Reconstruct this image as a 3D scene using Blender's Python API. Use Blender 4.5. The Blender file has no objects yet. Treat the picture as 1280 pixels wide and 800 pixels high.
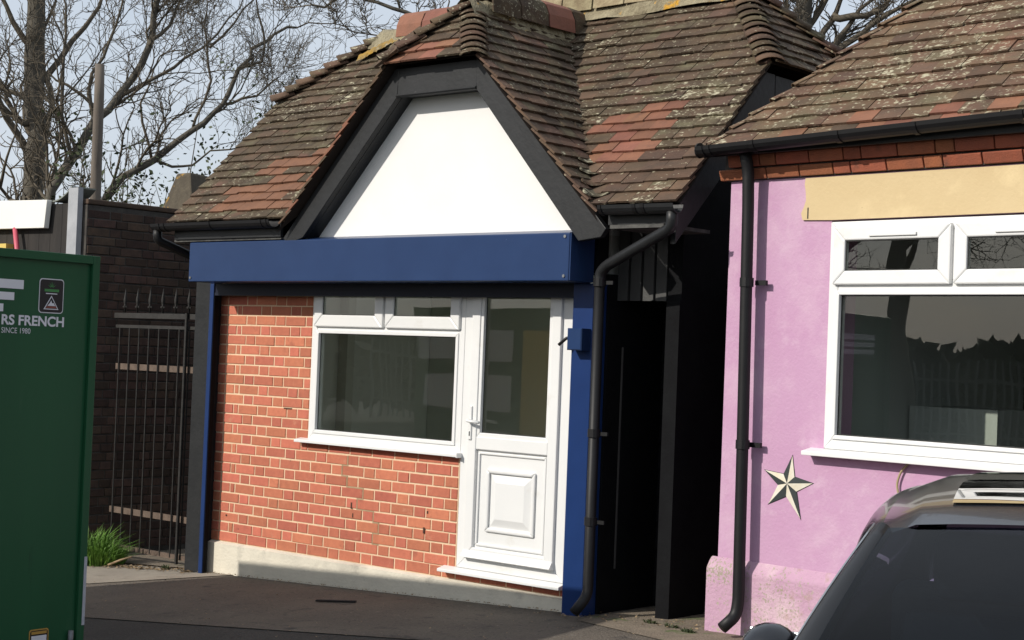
import bpy, bmesh, math, random
from mathutils import Matrix, Vector, noise

random.seed(7)
SC = bpy.context.scene
COL = SC.collection
R = math.radians

# ------------------------------------------------------------------ camera
F_PX = 2031.4
CAM = Vector((9.857947, -7.908791, 1.413698))
CR = Vector((0.7501337, 0.6601281, 0.0391198))
CU = Vector((-0.0143029, -0.0429471, 0.9989750))
CF = Vector((-0.6611315, 0.7499243, 0.0227744))
cd = bpy.data.cameras.new('camera')
cam = bpy.data.objects.new('camera', cd)
COL.objects.link(cam)
cam.matrix_world = Matrix(((CR.x, CU.x, -CF.x, CAM.x), (CR.y, CU.y, -CF.y, CAM.y),
                           (CR.z, CU.z, -CF.z, CAM.z), (0, 0, 0, 1)))
cd.sensor_width = 36.0
cd.lens = F_PX / 1280 * 36
cd.clip_end = 2000
SC.camera = cam

def px_of(P):
    d = Vector(P) - CAM
    z = d.dot(CF)
    return 640 + F_PX * d.dot(CR) / z, 400 - F_PX * d.dot(CU) / z

# ------------------------------------------------------------------ world, sun, exposure
SUN = Vector((0.45, 1.0, -0.66)).normalized()          # direction in which the light travels
elev = math.asin(-SUN.z)
azim = math.atan2(-SUN.x, -SUN.y)
w = bpy.data.worlds.new('World')
SC.world = w
w.use_nodes = True
nt = w.node_tree
nt.nodes.clear()
out = nt.nodes.new('ShaderNodeOutputWorld')
bg = nt.nodes.new('ShaderNodeBackground')
sky = nt.nodes.new('ShaderNodeTexSky')
sky.sky_type = 'NISHITA'
sky.sun_disc = False
sky.sun_elevation = elev
sky.sun_rotation = azim
sky.dust_density = 2.0
tc = nt.nodes.new('ShaderNodeTexCoord')
mp = nt.nodes.new('ShaderNodeMapping')
mp.inputs['Scale'].default_value = (1.0, 1.0, 2.6)
nz = nt.nodes.new('ShaderNodeTexNoise')
nz.inputs['Scale'].default_value = 3.2
nz.inputs['Detail'].default_value = 7
nz.inputs['Roughness'].default_value = 0.55
rp = nt.nodes.new('ShaderNodeMapRange')
rp.inputs['From Min'].default_value = 0.30
rp.inputs['From Max'].default_value = 0.68
rp.inputs['To Min'].default_value = 0.70
rp.inputs['To Max'].default_value = 0.92
mx = nt.nodes.new('ShaderNodeMixRGB')
mx.inputs[2].default_value = (4.65, 5.05, 5.6, 1)
nt.links.new(tc.outputs['Generated'], mp.inputs['Vector'])
nt.links.new(mp.outputs[0], nz.inputs['Vector'])
nt.links.new(nz.outputs['Fac'], rp.inputs['Value'])
nt.links.new(rp.outputs[0], mx.inputs[0])
nt.links.new(sky.outputs[0], mx.inputs[1])
nt.links.new(mx.outputs[0], bg.inputs['Color'])
bg.inputs['Strength'].default_value = 0.15
nt.links.new(bg.outputs[0], out.inputs['Surface'])
sd = bpy.data.lights.new('sun', 'SUN')
sd.energy = 4.1
sd.angle = R(0.55)
sd.color = (1.0, 0.94, 0.85)
so = bpy.data.objects.new('sun', sd)
COL.objects.link(so)
so.rotation_euler = SUN.to_track_quat('-Z', 'Y').to_euler()
so.location = (-6, -14, 12)
vs = SC.view_settings
vs.view_transform = 'Standard'
vs.look = 'None'
vs.gamma = 1
vs.use_curve_mapping = False
vs.exposure = 0.0

# ------------------------------------------------------------------ materials
MATS = {}

def pm(name, c1, c2=None, scale=6.0, rough=0.7, bump=0.0, bscale=40.0, rand=0.0, spec=0.4, metal=0.0,
       layers=(), detail=6, coat=0.0, bdist=0.01, stretch=None):
    """Principled material: noise between two colours, per-object variation, extra noise patches, bump."""
    m = bpy.data.materials.new(name)
    m.use_nodes = True
    t = m.node_tree
    n, l = t.nodes, t.links
    b = n['Principled BSDF']
    geo = n.new('ShaderNodeNewGeometry')
    src = geo.outputs['Position']
    if stretch:
        mpn = n.new('ShaderNodeMapping')
        mpn.inputs['Scale'].default_value = stretch
        l.new(src, mpn.inputs['Vector'])
        src = mpn.outputs[0]
    nn = n.new('ShaderNodeTexNoise')
    nn.inputs['Scale'].default_value = scale
    nn.inputs['Detail'].default_value = detail
    nn.inputs['Roughness'].default_value = 0.6
    l.new(src, nn.inputs['Vector'])
    mr = n.new('ShaderNodeMapRange')
    mr.inputs['From Min'].default_value = 0.3
    mr.inputs['From Max'].default_value = 0.7
    l.new(nn.outputs['Fac'], mr.inputs['Value'])
    mix = n.new('ShaderNodeMixRGB')
    mix.inputs[1].default_value = (*c1, 1)
    mix.inputs[2].default_value = (*(c2 or c1), 1)
    l.new(mr.outputs[0], mix.inputs[0])
    col = mix.outputs[0]
    if rand:
        oi = n.new('ShaderNodeObjectInfo')
        hs = n.new('ShaderNodeHueSaturation')
        r1 = n.new('ShaderNodeMapRange')
        r1.inputs['To Min'].default_value = 1 - rand
        r1.inputs['To Max'].default_value = 1 + rand
        l.new(oi.outputs['Random'], r1.inputs['Value'])
        l.new(r1.outputs[0], hs.inputs['Value'])
        mu = n.new('ShaderNodeMath')
        mu.operation = 'MULTIPLY'
        mu.inputs[1].default_value = 7.31
        fr = n.new('ShaderNodeMath')
        fr.operation = 'FRACT'
        l.new(oi.outputs['Random'], mu.inputs[0])
        l.new(mu.outputs[0], fr.inputs[0])
        r2 = n.new('ShaderNodeMapRange')
        r2.inputs['To Min'].default_value = 0.5 - rand * 0.04
        r2.inputs['To Max'].default_value = 0.5 + rand * 0.05
        l.new(fr.outputs[0], r2.inputs['Value'])
        l.new(r2.outputs[0], hs.inputs['Hue'])
        l.new(col, hs.inputs['Color'])
        col = hs.outputs[0]
    for i, lay in enumerate(layers):
        lc, ls, t0, t1 = lay[:4]
        n2 = n.new('ShaderNodeTexNoise')
        n2.inputs['Scale'].default_value = ls
        n2.inputs['Detail'].default_value = 5
        n2.inputs['Roughness'].default_value = 0.62
        ad = n.new('ShaderNodeVectorMath')
        ad.inputs[1].default_value = (3.1 * i + 1.7, 5.3 * i, 2.2 * i)
        l.new(src, ad.inputs[0])
        l.new(ad.outputs[0], n2.inputs['Vector'])
        m2 = n.new('ShaderNodeMapRange')
        m2.inputs['From Min'].default_value = t0
        m2.inputs['From Max'].default_value = t1
        if len(lay) > 4:                      # clustered: patches gather in some areas and leave others bare
            n3 = n.new('ShaderNodeTexNoise')
            n3.inputs['Scale'].default_value = lay[5]
            n3.inputs['Detail'].default_value = 3
            l.new(src, n3.inputs['Vector'])
            ma = n.new('ShaderNodeMath')
            ma.operation = 'MULTIPLY_ADD'
            ma.inputs[1].default_value = lay[4]
            l.new(n3.outputs['Fac'], ma.inputs[0])
            sb = n.new('ShaderNodeMath')
            sb.operation = 'SUBTRACT'
            sb.inputs[1].default_value = 0.5 * lay[4]
            l.new(n2.outputs['Fac'], sb.inputs[0])
            l.new(sb.outputs[0], ma.inputs[2])
            l.new(ma.outputs[0], m2.inputs['Value'])
        else:
            l.new(n2.outputs['Fac'], m2.inputs['Value'])
        x2 = n.new('ShaderNodeMixRGB')
        x2.inputs[2].default_value = (*lc, 1)
        l.new(m2.outputs[0], x2.inputs[0])
        l.new(col, x2.inputs[1])
        col = x2.outputs[0]
    l.new(col, b.inputs['Base Color'])
    b.inputs['Roughness'].default_value = rough
    b.inputs['Specular IOR Level'].default_value = spec
    b.inputs['Metallic'].default_value = metal
    b.inputs['Coat Weight'].default_value = coat
    if bump:
        bn = n.new('ShaderNodeTexNoise')
        bn.inputs['Scale'].default_value = bscale
        bn.inputs['Detail'].default_value = 5
        l.new(src, bn.inputs['Vector'])
        bu = n.new('ShaderNodeBump')
        bu.inputs['Strength'].default_value = bump
        bu.inputs['Distance'].default_value = bdist
        l.new(bn.outputs['Fac'], bu.inputs['Height'])
        l.new(bu.outputs[0], b.inputs['Normal'])
    MATS[name] = m
    return m

def glass(name, tint, refl=0.06, rough=0.0, gain=1.7):
    m = bpy.data.materials.new(name)
    m.use_nodes = True
    t = m.node_tree
    n, l = t.nodes, t.links
    n.clear()
    o = n.new('ShaderNodeOutputMaterial')
    tr = n.new('ShaderNodeBsdfTransparent')
    tr.inputs[0].default_value = (*tint, 1)
    gl = n.new('ShaderNodeBsdfGlossy')
    gl.inputs['Roughness'].default_value = rough
    lw = n.new('ShaderNodeLayerWeight')          # facing: 1 - |cos|
    lw.inputs['Blend'].default_value = 0.5
    pw5 = n.new('ShaderNodeMath')
    pw5.operation = 'POWER'
    pw5.inputs[1].default_value = 5.0
    l.new(lw.outputs['Facing'], pw5.inputs[0])
    fr = n.new('ShaderNodeMath')
    fr.operation = 'MULTIPLY_ADD'
    fr.inputs[1].default_value = 0.96
    fr.inputs[2].default_value = 0.04
    l.new(pw5.outputs[0], fr.inputs[0])
    ad = n.new('ShaderNodeMath')
    ad.operation = 'MULTIPLY_ADD'
    ad.inputs[1].default_value = gain
    ad.inputs[2].default_value = refl - 0.06
    ad.use_clamp = True
    geo = n.new('ShaderNodeNewGeometry')
    nn = n.new('ShaderNodeTexNoise')
    nn.inputs['Scale'].default_value = 1.6
    nn.inputs['Detail'].default_value = 1
    bu = n.new('ShaderNodeBump')
    bu.inputs['Strength'].default_value = 0.04
    bu.inputs['Distance'].default_value = 0.05
    l.new(geo.outputs['Position'], nn.inputs['Vector'])
    l.new(nn.outputs['Fac'], bu.inputs['Height'])
    l.new(bu.outputs[0], gl.inputs['Normal'])
    mx_ = n.new('ShaderNodeMixShader')
    l.new(fr.outputs[0], ad.inputs[0])
    l.new(ad.outputs[0], mx_.inputs[0])
    l.new(tr.outputs[0], mx_.inputs[1])
    l.new(gl.outputs[0], mx_.inputs[2])
    l.new(mx_.outputs[0], o.inputs['Surface'])
    MATS[name] = m
    return m

M = MATS
LICHEN = (0.40, 0.37, 0.26)
ST = (0.6, 1.0, 1.0)
pm('brick', (0.53, 0.168, 0.100), (0.445, 0.135, 0.083), 22, 0.85, 0.5, 120, rand=0.15,
   layers=[((0.27, 0.085, 0.055), 6, 0.60, 0.80), ((0.52, 0.23, 0.14), 9, 0.62, 0.78), ((0.14, 0.06, 0.045), 26, 0.70, 0.76)])
pm('mortar', (0.77, 0.58, 0.39), (0.66, 0.48, 0.32), 25, 0.95, 0.4, 160)
pm('repair_mortar', (0.42, 0.31, 0.19), (0.33, 0.24, 0.14), 20, 0.95)
pm('hole_dark', (0.10, 0.05, 0.035), (0.06, 0.03, 0.02), 30, 0.95)
pm('dark_brick', (0.085, 0.050, 0.036), (0.048, 0.032, 0.026), 14, 0.9, 0.5, 90, rand=0.35)
pm('dark_mortar', (0.085, 0.078, 0.068), (0.035, 0.03, 0.028), 9, 0.95, 0.4, 90)
pm('corbel_brick', (0.33, 0.10, 0.05), (0.24, 0.08, 0.045), 14, 0.85, 0.4, 120, rand=0.18,
   layers=[((0.12, 0.06, 0.04), 5, 0.6, 0.75)])
pm('tile_old', (0.094, 0.061, 0.036), (0.050, 0.034, 0.022), 9, 0.9, 0.6, 60, rand=0.22, stretch=ST,
   layers=[((0.12, 0.105, 0.06), 5, 0.52, 0.70), ((0.13, 0.065, 0.045), 4, 0.58, 0.75), (LICHEN, 26, 0.625, 0.71, 0.42, 2.3), (LICHEN, 55, 0.615, 0.69, 0.38, 1.7)])
pm('tile_brown', (0.125, 0.072, 0.046), (0.072, 0.048, 0.033), 9, 0.9, 0.6, 60, rand=0.24, stretch=ST,
   layers=[(LICHEN, 40, 0.64, 0.68)])
pm('tile_valley', (0.10, 0.085, 0.055), (0.06, 0.052, 0.035), 9, 0.9, 0.6, 60, rand=0.25,
   layers=[(LICHEN, 20, 0.52, 0.60)])
pm('tile_red', (0.225, 0.097, 0.058), (0.155, 0.069, 0.045), 8, 0.88, 0.4, 60, rand=0.22,
   layers=[((0.12, 0.06, 0.04), 6, 0.60, 0.78)])
pm('tile_pink_roof', (0.145, 0.084, 0.052), (0.085, 0.056, 0.037), 7, 0.9, 0.6, 60, rand=0.26, stretch=ST,
   layers=[((0.19, 0.088, 0.055), 3, 0.57, 0.74), ((0.115, 0.095, 0.055), 4, 0.50, 0.68), (LICHEN, 22, 0.60, 0.68, 0.35, 2.1), (LICHEN, 48, 0.585, 0.66, 0.33, 1.6)])
pm('tile_under', (0.05, 0.035, 0.026), (0.035, 0.025, 0.02), 9, 0.95)
pm('ridge_red', (0.25, 0.105, 0.068), (0.17, 0.078, 0.052), 7, 0.85, 0.4, 60, rand=0.2)
pm('ridge_lichen', (0.36, 0.31, 0.19), (0.20, 0.15, 0.09), 10, 0.95, 0.7, 50, rand=0.15)
pm('mortar_lichen', (0.33, 0.29, 0.19), (0.17, 0.14, 0.09), 9, 0.95, 0.9, 40,
   layers=[((0.50, 0.27, 0.03), 4.5, 0.60, 0.66)], bdist=0.03)
pm('lichen_yellow', (0.40, 0.23, 0.03), (0.20, 0.15, 0.07), 16, 0.95, 0.8, 60, bdist=0.02, layers=[((0.30, 0.27, 0.18), 11, 0.52, 0.60)])
pm('black_paint', (0.019, 0.020, 0.022), (0.013, 0.014, 0.015), 5, 0.45, 0.15, 30, spec=0.32,
   layers=[((0.09, 0.09, 0.09), 16, 0.70, 0.76)])
pm('shaded_black_board', (0.0075, 0.008, 0.009), (0.005, 0.005, 0.006), 6, 0.75, 0.2, 30, spec=0.10)  # blacker than real paint: the recess shade is put into the colour
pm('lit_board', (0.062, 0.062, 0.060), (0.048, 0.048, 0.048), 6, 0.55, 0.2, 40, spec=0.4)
pm('black_plastic', (0.007, 0.007, 0.008), (0.010, 0.010, 0.011), 8, 0.52, 0.05, 30, spec=0.3)
pm('pilaster', (0.019, 0.020, 0.021), (0.012, 0.013, 0.014), 7, 0.6, 0.25, 30, spec=0.22,
   layers=[((0.16, 0.16, 0.16), 18, 0.71, 0.75)])
pm('old_board', (0.12, 0.118, 0.11), (0.04, 0.04, 0.04), 14, 0.9, 0.5, 40)
pm('blue_paint', (0.019, 0.043, 0.118), (0.016, 0.037, 0.104), 5, 0.30, 0.03, 20, spec=0.22,
   layers=[((0.12, 0.16, 0.32), 26, 0.74, 0.78)])
pm('navy_paint', (0.006, 0.008, 0.020), (0.007, 0.010, 0.024), 5, 0.5, spec=0.25)
pm('post_blue', (0.013, 0.036, 0.130), (0.011, 0.031, 0.112), 5, 0.32, 0.03, 20, spec=0.22)
pm('upvc', (0.76, 0.76, 0.75), (0.72, 0.725, 0.72), 3, 0.32, spec=0.5, layers=[((0.60, 0.58, 0.53), 4, 0.60, 0.85)])
pm('gasket', (0.02, 0.02, 0.02), None, 3, 0.6)
pm('white_render', (0.80, 0.79, 0.77), (0.75, 0.745, 0.73), 3, 0.7, 0.12, 14, spec=0.25)
pm('plinth', (0.70, 0.65, 0.54), (0.60, 0.56, 0.47), 7, 0.9, 0.4, 50,
   layers=[((0.36, 0.34, 0.29), 5, 0.60, 0.80)])
pm('pink_render', (0.505, 0.312, 0.448), (0.480, 0.275, 0.420), 3.2, 0.85, 0.25, 60, spec=0.2,
   layers=[((0.57, 0.39, 0.50), 2.6, 0.50, 0.74), ((0.54, 0.36, 0.48), 9, 0.54, 0.74, 0.3, 1.5), ((0.48, 0.28, 0.425), 1.9, 0.56, 0.78),
           ((0.36, 0.30, 0.22), 30, 0.75, 0.79)])
pm('pink_plinth', (0.51, 0.33, 0.425), (0.45, 0.275, 0.38), 3.5, 0.9, 0.6, 50, spec=0.2,
   layers=[((0.58, 0.43, 0.48), 3.0, 0.50, 0.68), ((0.38, 0.33, 0.27), 30, 0.62, 0.70, 0.7, 3.2), ((0.33, 0.29, 0.23), 70, 0.61, 0.67, 0.7, 2.6),
           ((0.33, 0.23, 0.18), 5, 0.60, 0.72)])
pm('cream_lintel', (0.62, 0.49, 0.29), (0.57, 0.44, 0.25), 2.4, 0.85, 0.2, 50, spec=0.2,
   layers=[((0.70, 0.56, 0.33), 3.5, 0.55, 0.75), ((0.20, 0.13, 0.07), 40, 0.735, 0.76)])
pm('star_white', (0.70, 0.68, 0.62), (0.62, 0.55, 0.40), 14, 0.8)
pm('star_dark', (0.036, 0.044, 0.043), (0.030, 0.037, 0.037), 14, 0.8)
pm('green_steel', (0.015, 0.086, 0.036), (0.012, 0.070, 0.030), 2.2, 0.40, 0.10, 3, spec=0.25, stretch=(1, 1, 0.12), bdist=0.02,
   layers=[((0.030, 0.098, 0.050), 7, 0.62, 0.78), ((0.010, 0.046, 0.022), 12, 0.64, 0.76)])
pm('green_dark', (0.012, 0.045, 0.022), None, 2.2, 0.45)
pm('trailer_white', (0.80, 0.80, 0.78), None, 3, 0.6)
pm('trailer_yellow', (0.75, 0.55, 0.10), None, 3, 0.6)
pm('print_white', (0.62, 0.63, 0.66), None, 3, 0.5)
pm('print_black', (0.012, 0.012, 0.012), None, 3, 0.5)
pm('print_green', (0.05, 0.22, 0.06), None, 3, 0.5)
pm('print_red', (0.22, 0.06, 0.04), None, 3, 0.5)
pm('print_yellow', (0.40, 0.24, 0.05), None, 3, 0.5)
pm('reflector', (0.42, 0.44, 0.48), (0.36, 0.38, 0.42), 30, 0.4)
pm('steel', (0.20, 0.21, 0.22), (0.13, 0.135, 0.14), 18, 0.55, metal=0.3)
pm('gate_iron', (0.034, 0.032, 0.030), (0.018, 0.017, 0.016), 20, 0.65, 0.2, 60, spec=0.3)
pm('gate_rail', (0.145, 0.105, 0.08), (0.085, 0.06, 0.045), 16, 0.85, 0.3, 60)
pm('asphalt', (0.054, 0.050, 0.044), (0.038, 0.035, 0.031), 1.3, 0.95, 1.0, 70, bdist=0.012,
   layers=[((0.11, 0.10, 0.09), 60, 0.60, 0.68), ((0.024, 0.022, 0.020), 42, 0.58, 0.68), ((0.072, 0.064, 0.055), 2.2, 0.55, 0.7)])
pm('pavement', (0.138, 0.116, 0.091), (0.092, 0.078, 0.063), 1.6, 0.95, 1.0, 60, bdist=0.012,
   layers=[((0.20, 0.175, 0.15), 62, 0.60, 0.69), ((0.040, 0.036, 0.031), 46, 0.57, 0.68), ((0.135, 0.112, 0.088), 2.0, 0.55, 0.72),
           ((0.055, 0.049, 0.042), 5.5, 0.58, 0.70), ((0.16, 0.14, 0.115), 13, 0.64, 0.72)])
pm('sunlit_concrete', (0.29, 0.255, 0.205), (0.22, 0.19, 0.155), 4, 0.95, 0.5, 120,  # paler than the pavement, with sunlight put into its colour
   layers=[((0.16, 0.135, 0.105), 6, 0.58, 0.72)], bdist=0.004)
pm('dirt', (0.215, 0.175, 0.13), (0.15, 0.122, 0.092), 9, 0.95, 0.8, 70,
   layers=[((0.10, 0.12, 0.05), 6, 0.58, 0.68)], bdist=0.01)
pm('bark', (0.125, 0.112, 0.088), (0.070, 0.062, 0.050), 9, 0.95, 0.6, 40, stretch=(1, 1, 0.3))
pm('twig', (0.125, 0.105, 0.075), (0.080, 0.066, 0.050), 6, 0.95)
pm('leaf_dark', (0.050, 0.065, 0.022), (0.030, 0.042, 0.016), 9, 0.7)
pm('grass', (0.13, 0.26, 0.03), (0.075, 0.165, 0.022), 12, 0.6)
pm('post_wood', (0.17, 0.145, 0.12), (0.10, 0.082, 0.068), 8, 0.95, 0.6, 30, stretch=(1, 1, 0.15))
pm('timber_dark', (0.032, 0.028, 0.025), (0.020, 0.018, 0.017), 8, 0.9, 0.5, 30, stretch=(1, 1, 0.2))
pm('pale_metal', (0.40, 0.41, 0.43), (0.30, 0.31, 0.33), 8, 0.5, 0.1, 20)
pm('felt_grey', (0.24, 0.26, 0.23), (0.17, 0.185, 0.165), 12, 0.9, 0.3, 60)
pm('stone_cap', (0.105, 0.088, 0.062), (0.06, 0.05, 0.037), 9, 0.95, 0.6, 40,
   layers=[((0.42, 0.24, 0.04), 7, 0.58, 0.66)])
pm('white_board', (0.80, 0.79, 0.74), (0.76, 0.75, 0.70), 3, 0.6)
pm('pink_plastic', (0.55, 0.10, 0.14), None, 3, 0.5)
pm('yellow_paint', (0.65, 0.48, 0.12), None, 3, 0.5)
pm('car_paint', (0.006, 0.007, 0.010), (0.008, 0.009, 0.012), 3, 0.22, spec=0.5, coat=0.35)
pm('pillar_black', (0.010, 0.010, 0.011), None, 3, 0.42, spec=0.5)
pm('car_trim', (0.010, 0.010, 0.011), None, 3, 0.45)
pm('car_chrome', (0.45, 0.46, 0.47), None, 3, 0.25, metal=0.8)
pm('car_seat', (0.16, 0.165, 0.17), (0.13, 0.135, 0.14), 20, 0.7)
pm('tyre', (0.015, 0.015, 0.015), None, 3, 0.8)
pm('lamp_lens', (0.5, 0.5, 0.5), None, 3, 0.15)
pm('inner_dim', (0.15, 0.15, 0.135), (0.12, 0.12, 0.11), 2, 0.9)
pm('inner_mid', (0.42, 0.44, 0.43), None, 2, 0.9)
pm('inner_grey', (0.80, 0.81, 0.78), (0.76, 0.77, 0.74), 2, 0.9)
pm('inner_dark', (0.62, 0.62, 0.57), (0.58, 0.58, 0.53), 2, 0.9)
pm('leaf_litter', (0.34, 0.25, 0.15), (0.20, 0.14, 0.08), 30, 0.9)
pm('foil', (0.6, 0.6, 0.6), None, 3, 0.4)
pm('cable_cream', (0.36, 0.30, 0.16), None, 3, 0.6)
pm('far_hedge', (0.022, 0.028, 0.014), (0.014, 0.018, 0.010), 3, 0.9)
pm('fence_steel', (0.16, 0.16, 0.16), None, 3, 0.6)
glass('window_glass', (0.93, 0.95, 0.92), 0.06, 0.0, 1.6)
glass('car_glass', (0.20, 0.27, 0.34), 0.06, 0.0, 0.72)
glass('privacy_glass', (0.03, 0.035, 0.04), 0.06, 0.0, 1.0)
glass('sunroof_glass', (0.05, 0.06, 0.06), 0.10)

# ------------------------------------------------------------------ mesh helpers
class MB:
    def __init__(self):
        self.v, self.f, self.mi = [], [], []

    def add(self, vs, fs, mi=0):
        o = len(self.v)
        self.v += [tuple(p) for p in vs]
        self.f += [tuple(i + o for i in f) for f in fs]
        self.mi += [mi] * len(fs)
        return self

    def box(self, x0, x1, y0, y1, z0, z1, mi=0):
        return self.add([(x0, y0, z0), (x1, y0, z0), (x1, y1, z0), (x0, y1, z0), (x0, y0, z1), (x1, y0, z1), (x1, y1, z1), (x0, y1, z1)],
                        [(0, 3, 2, 1), (4, 5, 6, 7), (0, 1, 5, 4), (1, 2, 6, 5), (2, 3, 7, 6), (3, 0, 4, 7)], mi)

    def cbox(self, x0, x1, y0, y1, z0, z1, c, mi=0):
        """box with chamfered front (-Y) edges"""
        vs = [(x0, y1, z0), (x1, y1, z0), (x1, y1, z1), (x0, y1, z1),
              (x0, y0 + c, z0), (x1, y0 + c, z0), (x1, y0 + c, z1), (x0, y0 + c, z1),
              (x0 + c, y0, z0 + c), (x1 - c, y0, z0 + c), (x1 - c, y0, z1 - c), (x0 + c, y0, z1 - c)]
        fs = [(3, 2, 1, 0), (8, 9, 10, 11)]
        for i in range(4):
            j = (i + 1) % 4
            fs += [(i, j, 4 + j, 4 + i), (4 + i, 4 + j, 8 + j, 8 + i)]
        return self.add(vs, fs, mi)

    def prism(self, poly, ext, mi=0):
        """poly: 3D points, ext: vector"""
        n = len(poly)
        e = Vector(ext)
        a = [Vector(p) for p in poly]
        vs = a + [p + e for p in a]
        fs = [tuple(range(n)), tuple(range(2 * n - 1, n - 1, -1))]
        fs += [(i, n + i, n + (i + 1) % n, (i + 1) % n) for i in range(n)]
        return self.add(vs, fs, mi)

    def tube(self, pts, rad, sides=8, cap=True, mi=0):
        pts = [Vector(p) for p in pts]
        if not hasattr(rad, '__len__'):
            rad = [rad] * len(pts)
        t0 = (pts[1] - pts[0]).normalized()
        up = Vector((0, 0, 1)) if abs(t0.z) < 0.9 else Vector((1, 0, 0))
        s = t0.cross(up).normalized()
        o = len(self.v)
        for i, p in enumerate(pts):
            t = ((pts[min(i + 1, len(pts) - 1)] - pts[max(i - 1, 0)])).normalized()
            s = (s - t * s.dot(t)).normalized()
            b = t.cross(s)
            for k in range(sides):
                a = 2 * math.pi * k / sides
                self.v.append(tuple(p + (s * math.cos(a) + b * math.sin(a)) * rad[i]))
        nf = 0
        for i in range(len(pts) - 1):
            for k in range(sides):
                k2 = (k + 1) % sides
                self.f.append((o + i * sides + k, o + i * sides + k2, o + (i + 1) * sides + k2, o + (i + 1) * sides + k))
                nf += 1
        if cap:
            self.f.append(tuple(o + k for k in range(sides))[::-1])
            self.f.append(tuple(o + (len(pts) - 1) * sides + k for k in range(sides)))
            nf += 2
        self.mi += [mi] * nf
        return self

    def mesh(self, name, mats, fix=True, smooth=False):
        me = bpy.data.meshes.new(name)
        me.from_pydata(self.v, [], self.f)
        if not isinstance(mats, (list, tuple)):
            mats = [mats]
        for m in mats:
            me.materials.append(MATS[m])
        if len(mats) > 1:
            me.polygons.foreach_set('material_index', self.mi)
        if fix:
            bm = bmesh.new()
            bm.from_mesh(me)
            bmesh.ops.recalc_face_normals(bm, faces=bm.faces)
            bm.to_mesh(me)
            bm.free()
        if smooth:
            me.shade_smooth()
        me.update()
        return me

    def build(self, name, mats, parent=None, bevel=0.0, smooth=False, fix=True):
        o = link(name, self.mesh(name, mats, fix, smooth), parent)
        if bevel:
            md = o.modifiers.new('bevel', 'BEVEL')
            md.width = bevel
            md.segments = 2
            md.limit_method = 'ANGLE'
        return o

def link(name, me, parent=None):
    o = bpy.data.objects.new(name, me)
    COL.objects.link(o)
    if parent is not None:
        o.parent = parent
    return o

def thing(name, label, cat, loc=(0, 0, 0), rz=0.0, group=None):
    o = bpy.data.objects.new(name, None)
    o.empty_display_size = 0.2
    COL.objects.link(o)
    o.location = loc
    o.rotation_euler = (0, 0, rz)
    tag(o, label, cat, group)
    return o

def tag(o, label, cat, group=None):
    o['label'] = label
    o['category'] = cat
    if group:
        o['group'] = group
    return o

def kind(o, k):
    o['kind'] = k
    return o

def gz(x, y):
    return -0.33 + 0.047 * (min(max(x, -4), 4.9) + 0.1) + 0.035 * max(min(y, 0), -8)

def smooth_path(pts, r=0.06, n=4):
    """round the corners of a polyline"""
    pts = [Vector(p) for p in pts]
    res = [pts[0]]
    for i in range(1, len(pts) - 1):
        a, b, c = pts[i - 1], pts[i], pts[i + 1]
        u, v2 = (a - b), (c - b)
        ra = min(r, u.length * .45, v2.length * .45)
        p0, p1 = b + u.normalized() * ra, b + v2.normalized() * ra
        for k in range(n + 1):
            t = k / n
            res.append((p0 * (1 - t) + b * t) * (1 - t) + (b * (1 - t) + p1 * t) * t)
    res.append(pts[-1])
    return res

def half_pipe(mb, p0, p1, r, th=0.004, sides=8):
    """half round gutter, open to the top"""
    p0, p1 = Vector(p0), Vector(p1)
    t = (p1 - p0).normalized()
    up = Vector((0, 0, 1))
    s = t.cross(up).normalized()
    up = s.cross(t)
    prof = []
    for rr in (r, r - th):
        row = []
        for k in range(sides + 1):
            a = math.pi * k / sides
            row.append(s * math.cos(a) * rr - up * math.sin(a) * rr)
        prof.append(row)
    loop = prof[0] + prof[1][::-1]
    n = len(loop)
    vs = [p0 + q for q in loop] + [p1 + q for q in loop]
    fs = [(i, (i + 1) % n, n + (i + 1) % n, n + i) for i in range(n)]
    for base in (0, n):
        for k in range(sides):
            fs.append((base + k, base + k + 1, base + n - 2 - k, base + n - 1 - k))
    mb.add(vs, fs)

def frame_ring(mb, x0, x1, z0, z1, wd, y0, y1, wt=None, wb=None):
    wt = wt or wd
    wb = wb or wd
    mb.prism([(x0, y0, z0), (x0, y0, z1), (x0 + wd, y0, z1 - wt), (x0 + wd, y0, z0 + wb)], (0, y1 - y0, 0))
    mb.prism([(x1, y0, z0), (x1 - wd, y0, z0 + wb), (x1 - wd, y0, z1 - wt), (x1, y0, z1)], (0, y1 - y0, 0))
    mb.prism([(x0, y0, z1), (x1, y0, z1), (x1 - wd, y0, z1 - wt), (x0 + wd, y0, z1 - wt)], (0, y1 - y0, 0))
    mb.prism([(x0, y0, z0), (x0 + wd, y0, z0 + wb), (x1 - wd, y0, z0 + wb), (x1, y0, z0)], (0, y1 - y0, 0))

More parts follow.
